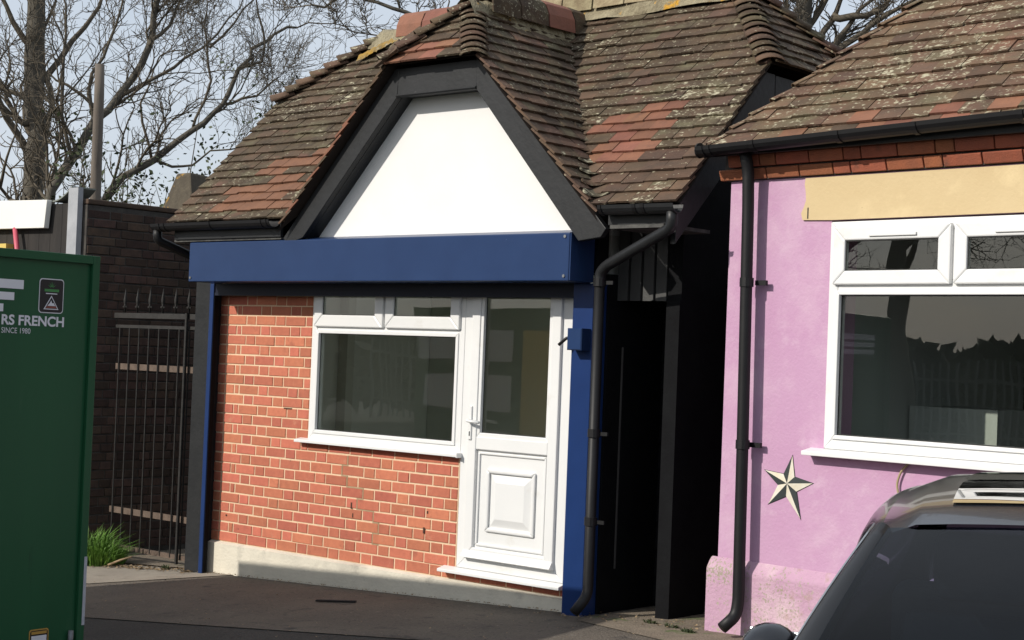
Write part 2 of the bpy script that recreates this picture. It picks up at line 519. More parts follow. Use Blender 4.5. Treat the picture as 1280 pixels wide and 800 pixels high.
# ------------------------------------------------------------------ ground
def sheet(name, poly, dz, mat, step=0.25):
    """ground-following sheet clipped to a convex polygon"""
    xs = [p[0] for p in poly]
    ys = [p[1] for p in poly]
    bm = bmesh.new()
    nx = max(2, int((max(xs) - min(xs)) / step))
    ny = max(2, int((max(ys) - min(ys)) / step))
    g = [[bm.verts.new((min(xs) + (max(xs) - min(xs)) * i / nx, min(ys) + (max(ys) - min(ys)) * j / ny, 0)) for j in range(ny + 1)] for i in range(nx + 1)]
    for i in range(nx):
        for j in range(ny):
            bm.faces.new((g[i][j], g[i + 1][j], g[i + 1][j + 1], g[i][j + 1]))
    n = len(poly)
    for i in range(n):
        a, b = Vector(poly[i]).to_3d(), Vector(poly[(i + 1) % n]).to_3d()
        d = b - a
        bmesh.ops.bisect_plane(bm, geom=bm.verts[:] + bm.edges[:] + bm.faces[:], plane_co=a,
                               plane_no=Vector((d.y, -d.x, 0)), clear_outer=True)
    for v in bm.verts:
        v.co.z = gz(v.co.x, v.co.y) + dz
    me = bpy.data.meshes.new(name)
    bm.to_mesh(me)
    bm.free()
    me.materials.append(MATS[mat])
    o = link(name, me)
    return kind(o, 'structure')

mb = MB()
gx = [-300, -120, -60, -30, -15, -8, -4] + [-4 + 0.445 * i for i in range(1, 21)] + [8, 12, 20, 40, 80, 160, 300]
gy = [-300, -120, -60, -30, -15] + [-8 + 0.5 * i for i in range(0, 21)] + [4, 8, 15, 30, 60, 120, 300]
mb.v = [(x, y, gz(x, y)) for x in gx for y in gy]
for i in range(len(gx) - 1):
    for j in range(len(gy) - 1):
        a = i * len(gy) + j
        mb.f.append((a, a + len(gy), a + len(gy) + 1, a + 1))
mb.mi = [0] * len(mb.f)
kind(mb.build('ground', 'asphalt', fix=False), 'structure')
sheet('pavement', [(-5, -3.5), (9, 0.2), (9, 1.2), (-5, 1.2)], 0.005, 'pavement')
sheet('sunlit_strip', [(-4.0, -1.9), (-0.30, -0.95), (0.24, 0.0), (-0.2, 0.02), (-4.0, -0.62)], 0.010, 'sunlit_concrete')  # paler ground paints in sunlight, right end cut along the trailer's shadow line
sheet('dirt_patch', [(3.72, -0.25), (5.2, -0.75), (6.8, -0.55), (6.8, 0.6), (3.72, 1.2)], 0.010, 'dirt')
sheet('verge', [(-3.6, -0.28), (-0.25, 0.02), (-0.22, 2.0), (-3.6, 2.0)], 0.014, 'dirt')

# ------------------------------------------------------------------ kiosk
K = thing('shop_kiosk', 'small red brick kiosk with white gable, blue shutter box and mossy tiled roof', 'building', (0, 0, 0))
TAN = 1.0355
PITCH = math.atan(TAN)
WY = -0.12          # outer wall face

# brick wall (mortar body) with every brick its own piece
wall = MB()
wall.box(-0.12, 0.96, 0.004, 0.10, -0.33, 1.95)
wall.box(0.96, 2.47, 0.004, 0.10, -0.33, 0.735)
wall.box(2.47, 3.46, 0.004, 0.10, -0.33, -0.03)
brick_wall = wall.build('brick_wall', 'mortar', K)
BR_MESH = {}

def put_brick(x0, x1, z0, parent, mat, h=0.065, depth=0.03, y=0.0, key=''):
    wdt = round(x1 - x0, 3)
    k = (wdt, mat, h, key)
    if k not in BR_MESH:
        b = MB().cbox(0, wdt, 0, depth, 0, h, 0.0035)
        BR_MESH[k] = b.mesh('brick', mat)
    o = link('brick', BR_MESH[k], parent)
    o.location = (x0, y + random.uniform(-0.0022, 0.0015), z0 + random.uniform(-.001, .001))
    o.rotation_euler = (random.uniform(-.006, .006), random.uniform(-.006, .006), random.uniform(-.004, .004))
    return o

for row in range(-1, 25):
    z0 = row * 0.075 + 0.005
    if row <= 8:
        xr = 2.462
    elif row == 9:
        xr = 0.95
    else:
        xr = 0.95
    segs = []
    if row % 2:
        x = -0.02 + 0.005
        seq = [('s', 0.215), ('h', 0.1025)]
        st = -0.02
        i = 0
        cur = st
        while cur < xr - 0.02:
            L = 0.225 if i % 2 == 0 else 0.1125
            segs.append((cur + .005, min(cur + L - .005, xr)))
            cur += L
            i += 1
    else:
        segs.append((-0.015, 0.087))
        segs.append((0.097, 0.1435))
        cur = 0.1485
        i = 0
        while cur < xr - 0.02:
            L = 0.225 if i % 2 == 0 else 0.1125
            segs.append((cur + .005, min(cur + L - .005, xr)))
            cur += L
            i += 1
    segs.insert(0, (-0.115, -0.025))
    if row == -1:
        cur = 2.47
        while cur < 3.4:
            segs.append((cur + .005, min(cur + .22, 3.45)))
            cur += .225
    for a, b in segs:
        if b - a > 0.02:
            hh = 0.065 if row > -1 else 0.068
            if row == -1 and a > 2.46:
                hh = 0.035
            put_brick(a, b, z0, brick_wall, 'brick', hh)
# half-height bricks directly under the window sill
for i in range(7):
    x = 0.96 + i * 0.225
    put_brick(x, min(x + 0.215, 2.46), 0.68, brick_wall, 'brick', 0.05)

# old crack repaired with brown mortar, stepping down through the joints
rpm = MB()
xt_ = 1.36
for row in range(8, 0, -1):
    z0 = row * 0.075
    st_ = -0.02 if row % 2 else 0.1485
    per_ = []
    cur, i = st_, 0
    while cur < 2.4:
        per_.append(cur)
        cur += 0.225 if i % 2 == 0 else 0.1125
        i += 1
    xp = min(per_, key=lambda q: abs(q - xt_))
    rpm.box(xp - .0046, xp + .0046, 0.0012, 0.006, z0 + .005, z0 + .0698)
    nxt = xt_ + random.choice((0.05, 0.11, 0.14))
    st2 = -0.02 if (row - 1) % 2 else 0.1485
    per2, cur, i = [], st2, 0
    while cur < 2.4:
        per2.append(cur)
        cur += 0.225 if i % 2 == 0 else 0.1125
        i += 1
    xn = min(per2, key=lambda q: abs(q - nxt))
    rpm.box(min(xp, xn) - .0044, max(xp, xn) + .0044, 0.0009, 0.006, z0 - .0047, z0 + .0047)
    xt_ = xn
rpm.build('repair_mortar', 'repair_mortar', brick_wall)
# drill holes and knocked-out joints
for hx0, hz0, hw0, hh0 in ((1.44, 0.30, .012, .045), (1.46, 0.24, .010, .03), (2.16, 0.20, .016, .04), (2.19, 0.335, .010, .018), (0.68, 0.967, .085, .008), (0.06, 0.12, .012, .012)):
    MB().box(hx0, hx0 + hw0, -0.0042, 0.006, hz0, hz0 + hh0).build('hole', 'hole_dark', brick_wall)

# plinth
pl = MB()
pl.prism([(-0.10, -0.035, -0.60), (3.46, -0.035, -0.60), (3.46, -0.035, -0.088), (-0.10, -0.035, -0.088)], (0, 0.037, 0))
pl.prism([(-0.10, -0.035, -0.088), (-0.10, 0.0, -0.076), (-0.10, 0.0, -0.088)], (3.56, 0, 0))
plinth = pl.build('plinth', 'plinth', K)

# black side pilaster, inner jambs, rear and side walls
MB().box(-0.285, -0.1055, -0.105, 0.5, -0.5, 2.185).build('pilaster', 'pilaster', K)
MB().box(-0.128, -0.121, -0.069, 0.10, -0.5, 1.95).build('jamb', 'shaded_black_board', K)
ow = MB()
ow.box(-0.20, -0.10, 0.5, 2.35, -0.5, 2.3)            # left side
ow.box(-0.20, 1.50, 2.35, 2.45, -0.5, 2.3)            # back, round the added window
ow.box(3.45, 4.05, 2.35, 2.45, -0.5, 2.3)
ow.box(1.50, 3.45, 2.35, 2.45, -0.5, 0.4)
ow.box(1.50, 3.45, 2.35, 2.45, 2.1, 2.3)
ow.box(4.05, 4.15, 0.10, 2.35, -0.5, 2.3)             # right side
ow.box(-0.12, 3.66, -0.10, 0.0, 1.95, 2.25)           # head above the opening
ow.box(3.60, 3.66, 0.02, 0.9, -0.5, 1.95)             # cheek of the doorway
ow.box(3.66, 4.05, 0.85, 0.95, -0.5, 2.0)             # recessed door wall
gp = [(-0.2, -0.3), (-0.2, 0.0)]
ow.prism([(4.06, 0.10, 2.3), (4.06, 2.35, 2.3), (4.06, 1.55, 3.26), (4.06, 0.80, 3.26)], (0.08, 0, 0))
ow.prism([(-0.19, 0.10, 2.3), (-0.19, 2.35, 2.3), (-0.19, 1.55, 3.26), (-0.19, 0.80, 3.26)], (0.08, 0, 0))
ow.build('outer_wall', 'shaded_black_board', K)
rm = MB()
rm.box(-0.098, -0.09, 0.11, 2.33, -0.03, 2.2)
rm.build('inner_wall', 'inner_grey', K)
rm = MB()
rm.box(-0.085, 0.02, 1.22, 1.30, -0.03, 2.2)
rm.box(-0.08, 1.50, 2.29, 2.335, -0.03, 2.2)
rm.box(3.55, 3.59, 0.11, 2.34, -0.03, 2.2)
rm.box(1.50, 3.55, 2.29, 2.335, -0.03, 0.4)
rm.build('partition', 'inner_dark', K)
MB().box(-0.08, 3.59, 0.11, 2.34, -0.1, -0.035).build('floor_slab', 'inner_grey', K)
MB().box(-0.08, 3.59, 0.105, 2.34, 2.2, 2.24).build('ceiling_board', 'inner_grey', K)
rw = MB()
frame_ring(rw, 1.50, 3.45, 0.4, 2.1, 0.06, 2.36, 2.42)
rwo = rw.build('rear_window', 'upvc', K)  # unseen window, added so skylight brightens the room behind the front glass
MB().box(1.561, 3.389, 2.385, 2.389, 0.461, 2.039).build('pane', 'window_glass', rwo)
# boards right of the blue frame, sunlight put into their paler colour
bp = MB().box(3.66, 4.05, 0.13, 0.16, 1.79, 2.3).build('board_backing', 'shaded_black_board', K)
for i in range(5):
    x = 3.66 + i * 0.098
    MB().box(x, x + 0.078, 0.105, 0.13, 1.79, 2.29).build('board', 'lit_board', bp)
MB().box(4.052, 4.15, 0.085, 0.099, -0.4, 1.79).build('corner_board', 'shaded_black_board', K)

# ---- window
WYF = -0.022

def sash(parent, x0, x1, z0, z1, wd, y0, name='sash', gl=True, bevel=0.008):
    m_ = MB()
    frame_ring(m_, x0, x1, z0, z1, wd, y0, y0 + 0.045)
    s_ = m_.build(name, 'upvc', parent, bevel=bevel)
    g_ = MB()
    frame_ring(g_, x0 + wd - .001, x1 - wd + .001, z0 + wd - .001, z1 - wd + .001, 0.006, y0 + .010, y0 + 0.014)
    g_.build('gasket', 'gasket', parent)
    MB().box(x0 + wd + .001, x1 - wd - .001, y0 + 0.018, y0 + 0.022, z0 + wd + .001, z1 - wd - .001).build('pane', 'window_glass', parent)
    return s_

wf = MB()
frame_ring(wf, 0.968, 2.485, 0.758, 1.94, 0.055, -0.012, 0.06)
wf.box(1.0235, 2.4295, -0.010, 0.058, 1.555, 1.60)
wf.box(1.703, 1.747, -0.011, 0.057, 1.601, 1.884)
window = wf.build('window', 'upvc', K, bevel=0.005)
sash(window, 1.004, 1.7145, 1.580, 1.90, 0.085, -0.034)
sash(window, 1.7355, 2.446, 1.580, 1.90, 0.085, -0.034)
bd = MB()
frame_ring(bd, 1.020, 2.433, 0.810, 1.558, 0.026, -0.02, 0.02)
bd.build('glazing_bead', 'upvc', window, bevel=0.004)
bd = MB()
frame_ring(bd, 1.045, 2.408, 0.835, 1.533, 0.006, 0.004, 0.008)
bd.build('gasket', 'gasket', window)
MB().box(1.047, 2.406, 0.010, 0.014, 0.837, 1.531).build('pane', 'window_glass', window)
sl = MB()
sl.prism([(0.872, -0.062, 0.737), (0.872, -0.062, 0.757), (0.872, 0.0, 0.768), (0.872, 0.06, 0.768), (0.872, 0.06, 0.737)], (1.622, 0, 0))
sl.build('sill', 'upvc', window, bevel=0.003)
MB().box(2.494, 2.503, -0.066, -0.004, 0.733, 0.765).build('sill_cap', 'upvc', window, bevel=0.002)

# ---- door
df = MB()
frame_ring(df, 2.488, 3.408, 0.012, 1.94, 0.085, -0.014, 0.06, wb=0.075)
door = df.build('door', 'upvc', K, bevel=0.005)
lf = MB()
frame_ring(lf, 2.566, 3.330, 0.084, 1.90, 0.075, -0.036, 0.020)
lf.box(2.6415, 3.2545, -0.034, 0.018, 0.80, 0.885)
lf.build('door_leaf', 'upvc', door, bevel=0.006)
gk = MB()
frame_ring(gk, 2.640, 3.256, 0.884, 1.826, 0.026, -0.028, 0.0)
gk.build('glazing_bead', 'upvc', door, bevel=0.004)
gk = MB()
frame_ring(gk, 2.665, 3.231, 0.909, 1.801, 0.006, -0.006, -0.002)
gk.build('gasket', 'gasket', door)
MB().box(2.667, 3.229, 0.002, 0.006, 0.911, 1.799).build('pane', 'window_glass', door)
pn = MB()
pn.box(2.640, 3.256, -0.012, 0.01, 0.158, 0.802)
pn.build('door_panel', 'upvc', door)
pn = MB()
frame_ring(pn, 2.655, 3.242, 0.172, 0.788, 0.018, -0.024, -0.011)
pn.build('panel_bead', 'upvc', door, bevel=0.005)
pn = MB()
frame_ring(pn, 2.737, 3.158, 0.270, 0.682, 0.030, -0.030, -0.011)
pn.build('panel_moulding', 'upvc', door, bevel=0.010)
pr = MB()
o_ = [(2.775, 0.308), (3.120, 0.308), (3.120, 0.644), (2.775, 0.644)]
i_ = [(2.825, 0.358), (3.070, 0.358), (3.070, 0.594), (2.825, 0.594)]
pr.add([(x, -0.0122, z) for x, z in o_] + [(x, -0.028, z) for x, z in i_], [(4, 5, 6, 7)] + [(i, (i + 1) % 4, 4 + (i + 1) % 4, 4 + i) for i in range(4)])
pr.build('raised_field', 'upvc', door)
wb_ = MB()
wb_.prism([(2.566, -0.036, 0.088), (2.566, -0.062, 0.092), (2.566, -0.058, 0.104), (2.566, -0.036, 0.140)], (0.764, 0, 0))
wb_.build('weather_bar', 'upvc', door, bevel=0.002)
th_ = MB()
th_.prism([(2.372, -0.075, -0.026), (2.372, -0.075, -0.006), (2.372, -0.01, 0.010), (2.372, 0.06, 0.010), (2.372, 0.06, -0.026)], (1.05, 0, 0))
th_.build('threshold', 'upvc', door, bevel=0.003)
hb = MB()
hb.cbox(2.578, 2.604, -0.046, -0.0365, 0.86, 1.08, 0.003)
hd = hb.build('handle_plate', 'upvc', door)
hv = MB()
hv.tube(smooth_path([(2.591, -0.046, 0.985), (2.591, -0.082, 0.985), (2.705, -0.082, 0.978)], 0.02), 0.010, 8)
hv.build('handle', 'upvc', door, smooth=True)
MB().box(2.587, 2.595, -0.0475, -0.046, 0.885, 0.915).build('keyhole', 'print_black', door)

# ---- shutter box, curtain rail, posts, lock
box = MB()
box.prism([(-0.065, -0.354, 1.886), (-0.065, -0.354, 2.178), (-0.065, WY, 2.225), (-0.065, WY, 1.886)], (3.70, 0, 0))
shutter = box.build('shutter_box', 'blue_paint', K, bevel=0.006)
MB().prism([(3.6355, -0.348, 1.890), (3.6355, -0.348, 2.174), (3.6355, WY, 2.22), (3.6355, WY, 1.89)], (0.008, 0, 0)).build('end_cap', 'blue_paint', shutter)
for sx, szz in ((3.60, 1.915), (3.60, 2.155), (-0.04, 1.915)):
    MB().tube([(sx, -0.354, szz), (sx, -0.360, szz)], 0.010, 8).build('screw', 'steel', shutter)
rl = MB()
rl.box(-0.05, 3.484, -0.105, -0.085, 1.80, 1.885)
rl.box(-0.05, 3.484, -0.112, -0.075, 1.795, 1.815)
rl.build('shutter_slat', 'navy_paint', shutter)
MB().box(-0.105, -0.058, -0.115, -0.07, -0.5, 1.885).build('shutter_post', 'post_blue', K, bevel=0.004)
MB().box(-0.0575, -0.053, -0.108, -0.072, -0.5, 1.885).build('guide_rail', 'shaded_black_board', K)
MB().box(3.485, 3.645, -0.115, 0.02, -0.5, 1.886).build('shutter_post', 'post_blue', K, bevel=0.005)
MB().box(3.412, 3.484, -0.003, 0.05, -0.03, 1.9).build('jamb_brick', 'corbel_brick', K)
lk = MB().cbox(3.520, 3.634, -0.205, -0.1165, 1.47, 1.605, 0.006)
lock = lk.build('lock_box', 'blue_paint', K)
lv = MB().tube(smooth_path([(3.522, -0.165, 1.545), (3.495, -0.175, 1.545), (3.445, -0.19, 1.50)], 0.02), 0.010, 8)
lv.build('lock_lever', 'black_plastic', lock, smooth=True)

# ---- gable: white panel, black bargeboards
CX = 2.455
def xo(z, off=0.0):     # half width of the outer barge line at height z
    return (3.700 - off - z) / TAN
gpn = MB()
zt = 3.16
gpn.prism([(CX - xo(2.19, .18), -0.21, 2.19), (CX + xo(2.19, .18), -0.21, 2.19), (CX + xo(zt, .16), -0.21, zt), (CX - xo(zt, .16), -0.21, zt)], (0, 0.05, 0))
gpn.build('gable_panel', 'white_render', K)
BW = 0.215              # vertical width of barge
for sgn in (-1, 1):
    zb = 2.175
    zi = 3.112
    P = [(CX + sgn * xo(zb + .02), zb + .02), (CX + sgn * xo(zb, .06), zb - .03), (CX + sgn * (xo(zb, BW) - .02), zb - 0.05 if sgn > 0 else zb + .02),
         (CX + sgn * xo(zi, BW), zi), (CX + sgn * (xo(zi, BW) - .01), 3.305), (CX + sgn * xo(3.305), 3.305)]
    b_ = MB()
    b_.prism([(x, -0.352, z) for x, z in P], (0, 0.045, 0))
    b_.build('bargeboard', 'black_paint', K, bevel=0.004)
    s_ = MB()
    q0, q1 = (CX + sgn * xo(2.19, BW), 2.19), (CX + sgn * xo(3.13, BW), 3.13)
    nx_, nz_ = sgn * 0.012, 0.012
    s_.prism([(q0[0], -0.306, q0[1]), (q1[0], -0.306, q1[1]), (q1[0] + nx_, -0.306, q1[1] + nz_), (q0[0] + nx_, -0.306, q0[1] + nz_)], (0, 0.155, 0))
    s_.build('soffit_board', 'black_paint', K)
fb = MB()
fb.box(CX - xo(3.112, BW) + .002, CX + xo(3.112, BW) - .002, -0.350, -0.308, 3.114, 3.305)
fb.build('bargeboard', 'black_paint', K, bevel=0.004)
MB().box(CX - xo(3.112, BW), CX + xo(3.112, BW), -0.305, -0.151, 3.124, 3.136).build('soffit_board', 'black_paint', K)
MB().tube([(CX - .36, -0.352, 3.122), (CX + .36, -0.352, 3.122)], 0.012, 6).build('bead', 'black_paint', K)
# right gable end barges (facing the passage)
def main_z(y):
    return 2.345 + (y + 0.35) * TAN
rb = MB()
rb.prism([(4.36, -0.33, main_z(-0.33) - .06), (4.36, 0.56, main_z(0.56) - .06), (4.36, 0.66, main_z(0.56) - .06), (4.36, 0.66, main_z(0.56) - .22), (4.36, -0.33, main_z(-0.33) - .27)], (0.04, 0, 0))
rb.build('bargeboard', 'black_paint', K, bevel=0.004)
rb = MB()
rb.box(4.36, 4.40, 0.665, 1.78, main_z(0.56) - .22, main_z(0.56) - .065)
rb.build('bargeboard', 'black_paint', K, bevel=0.004)

# ---- fascias, gutters, downpipes
MB().box(-0.25, 0.98, -0.36, -0.335, 2.205, 2.31).build('fascia', 'black_paint', K)
MB().box(-0.27, 0.97, -0.345, WY + 0.001, 2.188, 2.204).build('soffit_board', 'old_board', K)
MB().box(3.93, 4.36, -0.36, -0.335, 2.215, 2.32).build('fascia', 'black_paint', K)
MB().box(3.95, 4.34, -0.368, 0.10, 2.192, 2.213).build('soffit_board', 'old_board', K)
g1 = MB()
half_pipe(g1, (-0.42, -0.415, 2.320), (0.97, -0.415, 2.318), 0.055)
gut = g1.build('gutter', 'black_plastic', K, smooth=False)
for gx_ in (-0.33, -0.27, 0.28, 0.86, 0.92):
    c_ = MB()
    half_pipe(c_, (gx_, -0.415, 2.320), (gx_ + 0.022, -0.415, 2.320), 0.060, 0.005)
    c_.build('gutter_clip', 'black_plastic', gut)
MB().tube(smooth_path([(-0.39, -0.415, 2.28), (-0.39, -0.415, 2.20), (-0.30, -0.10, 2.08), (-0.28, 0.0, 1.9), (-0.28, 0.0, -0.3)], .05), 0.034, 10).build('downpipe', 'black_plastic', K, smooth=True)
g2 = MB()
half_pipe(g2, (3.93, -0.415, 2.322), (4.47, -0.415, 2.318), 0.055)
gut2 = g2.build('gutter', 'black_paint', K)
for gx_ in (3.93, 4.18, 4.24):
    c_ = MB()
    half_pipe(c_, (gx_, -0.415, 2.322), (gx_ + 0.025, -0.415, 2.322), 0.060, 0.005)
    c_.build('gutter_clip', 'black_plastic', gut2)
dp = MB()
dp.tube(smooth_path([(3.765, -0.21, 1.93), (3.765, -0.21, 0.0), (3.735, -0.30, -0.10)], .055, 5), 0.032, 12)
dpo = dp.build('downpipe', 'black_plastic', K, smooth=True)
nk = MB().tube(smooth_path([(4.43, -0.415, 2.29), (4.43, -0.41, 2.185), (3.82, -0.22, 1.985), (3.765, -0.21, 1.94), (3.765, -0.21, 1.86)], .045, 5), 0.034, 12)
nk.build('swan_neck', 'black_paint', dpo, smooth=True)
for z in (1.86, 0.95, 0.42):
    MB().tube([(3.765, -0.21, z), (3.765, -0.21, z + 0.05)], 0.040, 12).build('pipe_clip', 'black_plastic', dpo)
    MB().box(3.765, 3.86, -0.205, -0.19, z + .012, z + .034).build('pipe_bracket', 'black_plastic', dpo)
MB().tube([(3.80, 0.0, 0.15), (3.80, 0.0, 1.5)], 0.008, 6).build('conduit', 'shaded_black_board', K)
lap = MB().box(3.66, 4.05, 0.62, 0.65, -0.4, 1.80).build('boarded_door', 'shaded_black_board', K)
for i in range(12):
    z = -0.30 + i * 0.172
    MB().prism([(3.661, 0.590, z), (3.661, 0.604, z + .170), (3.661, 0.619, z + .170), (3.661, 0.619, z)], (0.388, 0, 0)).build('board', 'shaded_black_board', lap)

# ------------------------------------------------------------------ roof tiles
def clip_poly(sub, clip):
    """Sutherland-Hodgman, clip polygon convex CCW"""
    outp = sub
    n = len(clip)
    for i in range(n):
        a, b = clip[i], clip[(i + 1) % n]
        inp = outp
        outp = []
        def ins(p):
            return (b[0] - a[0]) * (p[1] - a[1]) - (b[1] - a[1]) * (p[0] - a[0]) >= -1e-9
        for j in range(len(inp)):
            p, q = inp[j], inp[(j + 1) % len(inp)]
            ip, iq = ins(p), ins(q)
            if ip:
                outp.append(p)
            if ip != iq:
                d1 = (b[0] - a[0]) * (p[1] - a[1]) - (b[1] - a[1]) * (p[0] - a[0])
                d2 = (b[0] - a[0]) * (q[1] - a[1]) - (b[1] - a[1]) * (q[0] - a[0])
                t = d1 / (d1 - d2)
                outp.append((p[0] + (q[0] - p[0]) * t, p[1] + (q[1] - p[1]) * t))
        if len(outp) < 3:
            return []
    return outp

def area2(p):
    return sum(p[i][0] * p[(i + 1) % len(p)][1] - p[(i + 1) % len(p)][0] * p[i][1] for i in range(len(p))) / 2

GA, TW, LAP = 0.100, 0.165, 0.05
TILE_MESH = {}

def tile_full(mat, var):
    k = (mat, var)
    if k not in TILE_MESH:
        rr = random.Random(var * 13 + 5)
        wv, L = TW - 0.003, GA + LAP
        h = lambda t: 0.010 + 0.024 * (1 - t / L)
        c = rr.uniform(0.0, 0.004)
        dl = rr.uniform(-0.006, 0.006)
        m_ = MB()
        rows = [dl, L]
        cols = [0, wv * .5, wv]
        vs = []
        for s_ in (0, -0.014):
            for t in rows:
                for ci, x in enumerate(cols):
                    vs.append((x - wv / 2, t, h(max(t, 0)) + s_ + (c if ci == 1 else 0)))
        fs = [(0, 1, 4, 3), (1, 2, 5, 4), (6, 9, 10, 7), (7, 10, 11, 8), (0, 6, 7, 1), (1, 7, 8, 2), (0, 3, 9, 6), (2, 8, 11, 5), (3, 4, 10, 9), (4, 5, 11, 10)]
        m_.add(vs, fs)
        TILE_MESH[k] = m_.mesh('tile', mat, fix=True)
    return TILE_MESH[k]

def tiles_on(O, d, v, poly, matfn, jit=1.0, seed=1, over=0.03):
    """returns list of tile records on the plane O + s*d + t*v inside convex poly (s,t)"""
    rr = random.Random(seed)
    O, d, v = Vector(O), Vector(d).normalized(), Vector(v).normalized()
    n = d.cross(v).normalized()
    if area2(poly) < 0:
        poly = poly[::-1]
    smin, smax = min(p[0] for p in poly), max(p[0] for p in poly)
    tmin, tmax = min(p[1] for p in poly), max(p[1] for p in poly)
    recs = []
    nr = int((tmax - tmin) / GA) + 2
    for r in range(nr):
        t0 = tmin + r * GA
        s0 = smin - TW + (TW / 2 if r % 2 else 0) + rr.uniform(-.012, .012)
        wob = rr.uniform(-.006, .006)
        ncol = int((smax - smin) / TW) + 3
        for c in range(ncol):
            sc = s0 + c * TW + TW / 2
            x0, x1 = sc - TW / 2 + .0015, sc + TW / 2 - .0015
            rect = [(x0, t0), (x1, t0), (x1, t0 + GA + LAP), (x0, t0 + GA + LAP)]
            cl = clip_poly(rect, poly)
            if not cl or area2(cl) < 0.0012:
                continue
            full = area2(cl) > 0.985 * area2(rect)
            Wc = O + d * sc + v * (t0 + GA / 2)
            mat = matfn(Wc, rr)
            jt = wob + rr.uniform(-.007, .007) * jit
            lift = rr.uniform(0, .006) * jit
            rot = rr.uniform(-.018, .018) * jit
            if full:
                B = Matrix(((d.x, v.x, n.x, 0), (d.y, v.y, n.y, 0), (d.z, v.z, n.z, 0), (0, 0, 0, 1)))
                Mx = Matrix.Translation(O + d * sc + v * (t0 + jt) + n * lift) @ B @ Matrix.Rotation(rot, 4, 'Z') @ Matrix.Rotation(rr.uniform(-.02, .02) * jit, 4, 'Y')
                recs.append(dict(full=True, M=Mx, mat=mat, var=rr.randrange(4), c=Wc))
            else:
                L = GA + LAP
                top, bot = [], []
                for s_, t_ in cl:
                    hh = 0.010 + 0.024 * (1 - (t_ - t0) / L) + lift
                    top.append(O + d * s_ + v * t_ + n * hh)
                    bot.append(O + d * s_ + v * t_ + n * (hh - .014))
                recs.append(dict(full=False, top=top, bot=bot, mat=mat, c=Wc))
    return recs

def emit_tiles(recs, parent, limit, score, stuff_name, PM=Matrix()):
    recs.sort(key=score, reverse=True)
    rest = {}
    for i, r in enumerate(recs):
        if i < limit:
            if r['full']:
                o = link('tile', tile_full(r['mat'], r['var']), parent)
                o.matrix_local = r['M']
            else:
                n = len(r['top'])
                m_ = MB()
                c0 = r['c']
                m_.add([p - c0 for p in r['top']] + [p - c0 for p in r['bot']], [tuple(range(n)), tuple(range(2 * n - 1, n - 1, -1))] + [(k, n + k, n + (k + 1) % n, (k + 1) % n) for k in range(n)])
                o = link('tile', m_.mesh('tile', r['mat']), parent)
                o.location = c0
        else:
            m_ = rest.setdefault(r['mat'], MB())
            if r['full']:
                me = tile_full(r['mat'], r['var'])
                m_.add([r['M'] @ v_.co for v_ in me.vertices], [tuple(p.vertices) for p in me.polygons])
            else:
                n = len(r['top'])
                m_.add(r['top'] + r['bot'], [tuple(range(n)), tuple(range(2 * n - 1, n - 1, -1))] + [(k, n + k, n + (k + 1) % n, (k + 1) % n) for k in range(n)])
    if rest:
        allm = MB()
        names = list(rest)
        for i, k in enumerate(names):
            allm.add(rest[k].v, rest[k].f, i)
        o = allm.build(stuff_name, names, parent, fix=False)
        kind(o, 'stuff')

def bonnets(P0, P1, n1, n2, parent, mat, rad=0.11, step=0.14, span=68, name='hip_tile', length=0.2, seed=3, flat=1.0, lift=0.034, drop=0.0):
    rr = random.Random(seed)
    P0, P1 = Vector(P0), Vector(P1)
    P0, P1 = P0 + Vector((0, 0, drop)), P1 + Vector((0, 0, drop))
    h = (P1 - P0).normalized()
    n = (Vector(n1).normalized() + Vector(n2).normalized()).normalized()
    n = (n - h * n.dot(h)).normalized()
    c = h.cross(n)
    cnt = max(1, int((P1 - P0).length / step))
    ca = math.cos(R(span))
    for i in range(cnt):
        b = P0 + h * (i * step + rr.uniform(-.012, .012))
        rots = rr.uniform(-.05, .05)
        m_ = MB()
        K_ = 8
        vs = []
        for (t, lf_) in ((0, lift), (length, 0.006)):
            for th in (0.0, -0.014):
                for k in range(K_ + 1):
                    a = R(-span + 2 * span * k / K_)
                    rad_ = rad * (1.0 if t == 0 else 0.82)
                    vs.append(h * t + c * (math.sin(a) * (rad_ + th) + rots * t) + n * ((math.cos(a) - ca) * (rad_ + th) * flat + lf_))
        q = K_ + 1
        fs = []
        for k in range(K_):
            fs += [(k, k + 1, 2 * q + k + 1, 2 * q + k), (q + k, 3 * q + k, 3 * q + k + 1, q + k + 1), (k, q + k, q + k + 1, k + 1), (2 * q + k, 2 * q + k + 1, 3 * q + k + 1, 3 * q + k)]
        fs += [(0, 2 * q, 3 * q, q), (K_, q + K_, 3 * q + K_, 2 * q + K_)]
        m_.add(vs, fs)
        mt = mat if isinstance(mat, str) else mat(b, rr)
        o = m_.build(name, mt, parent)
        o.location = b
        me = o.data
        me.shade_smooth()

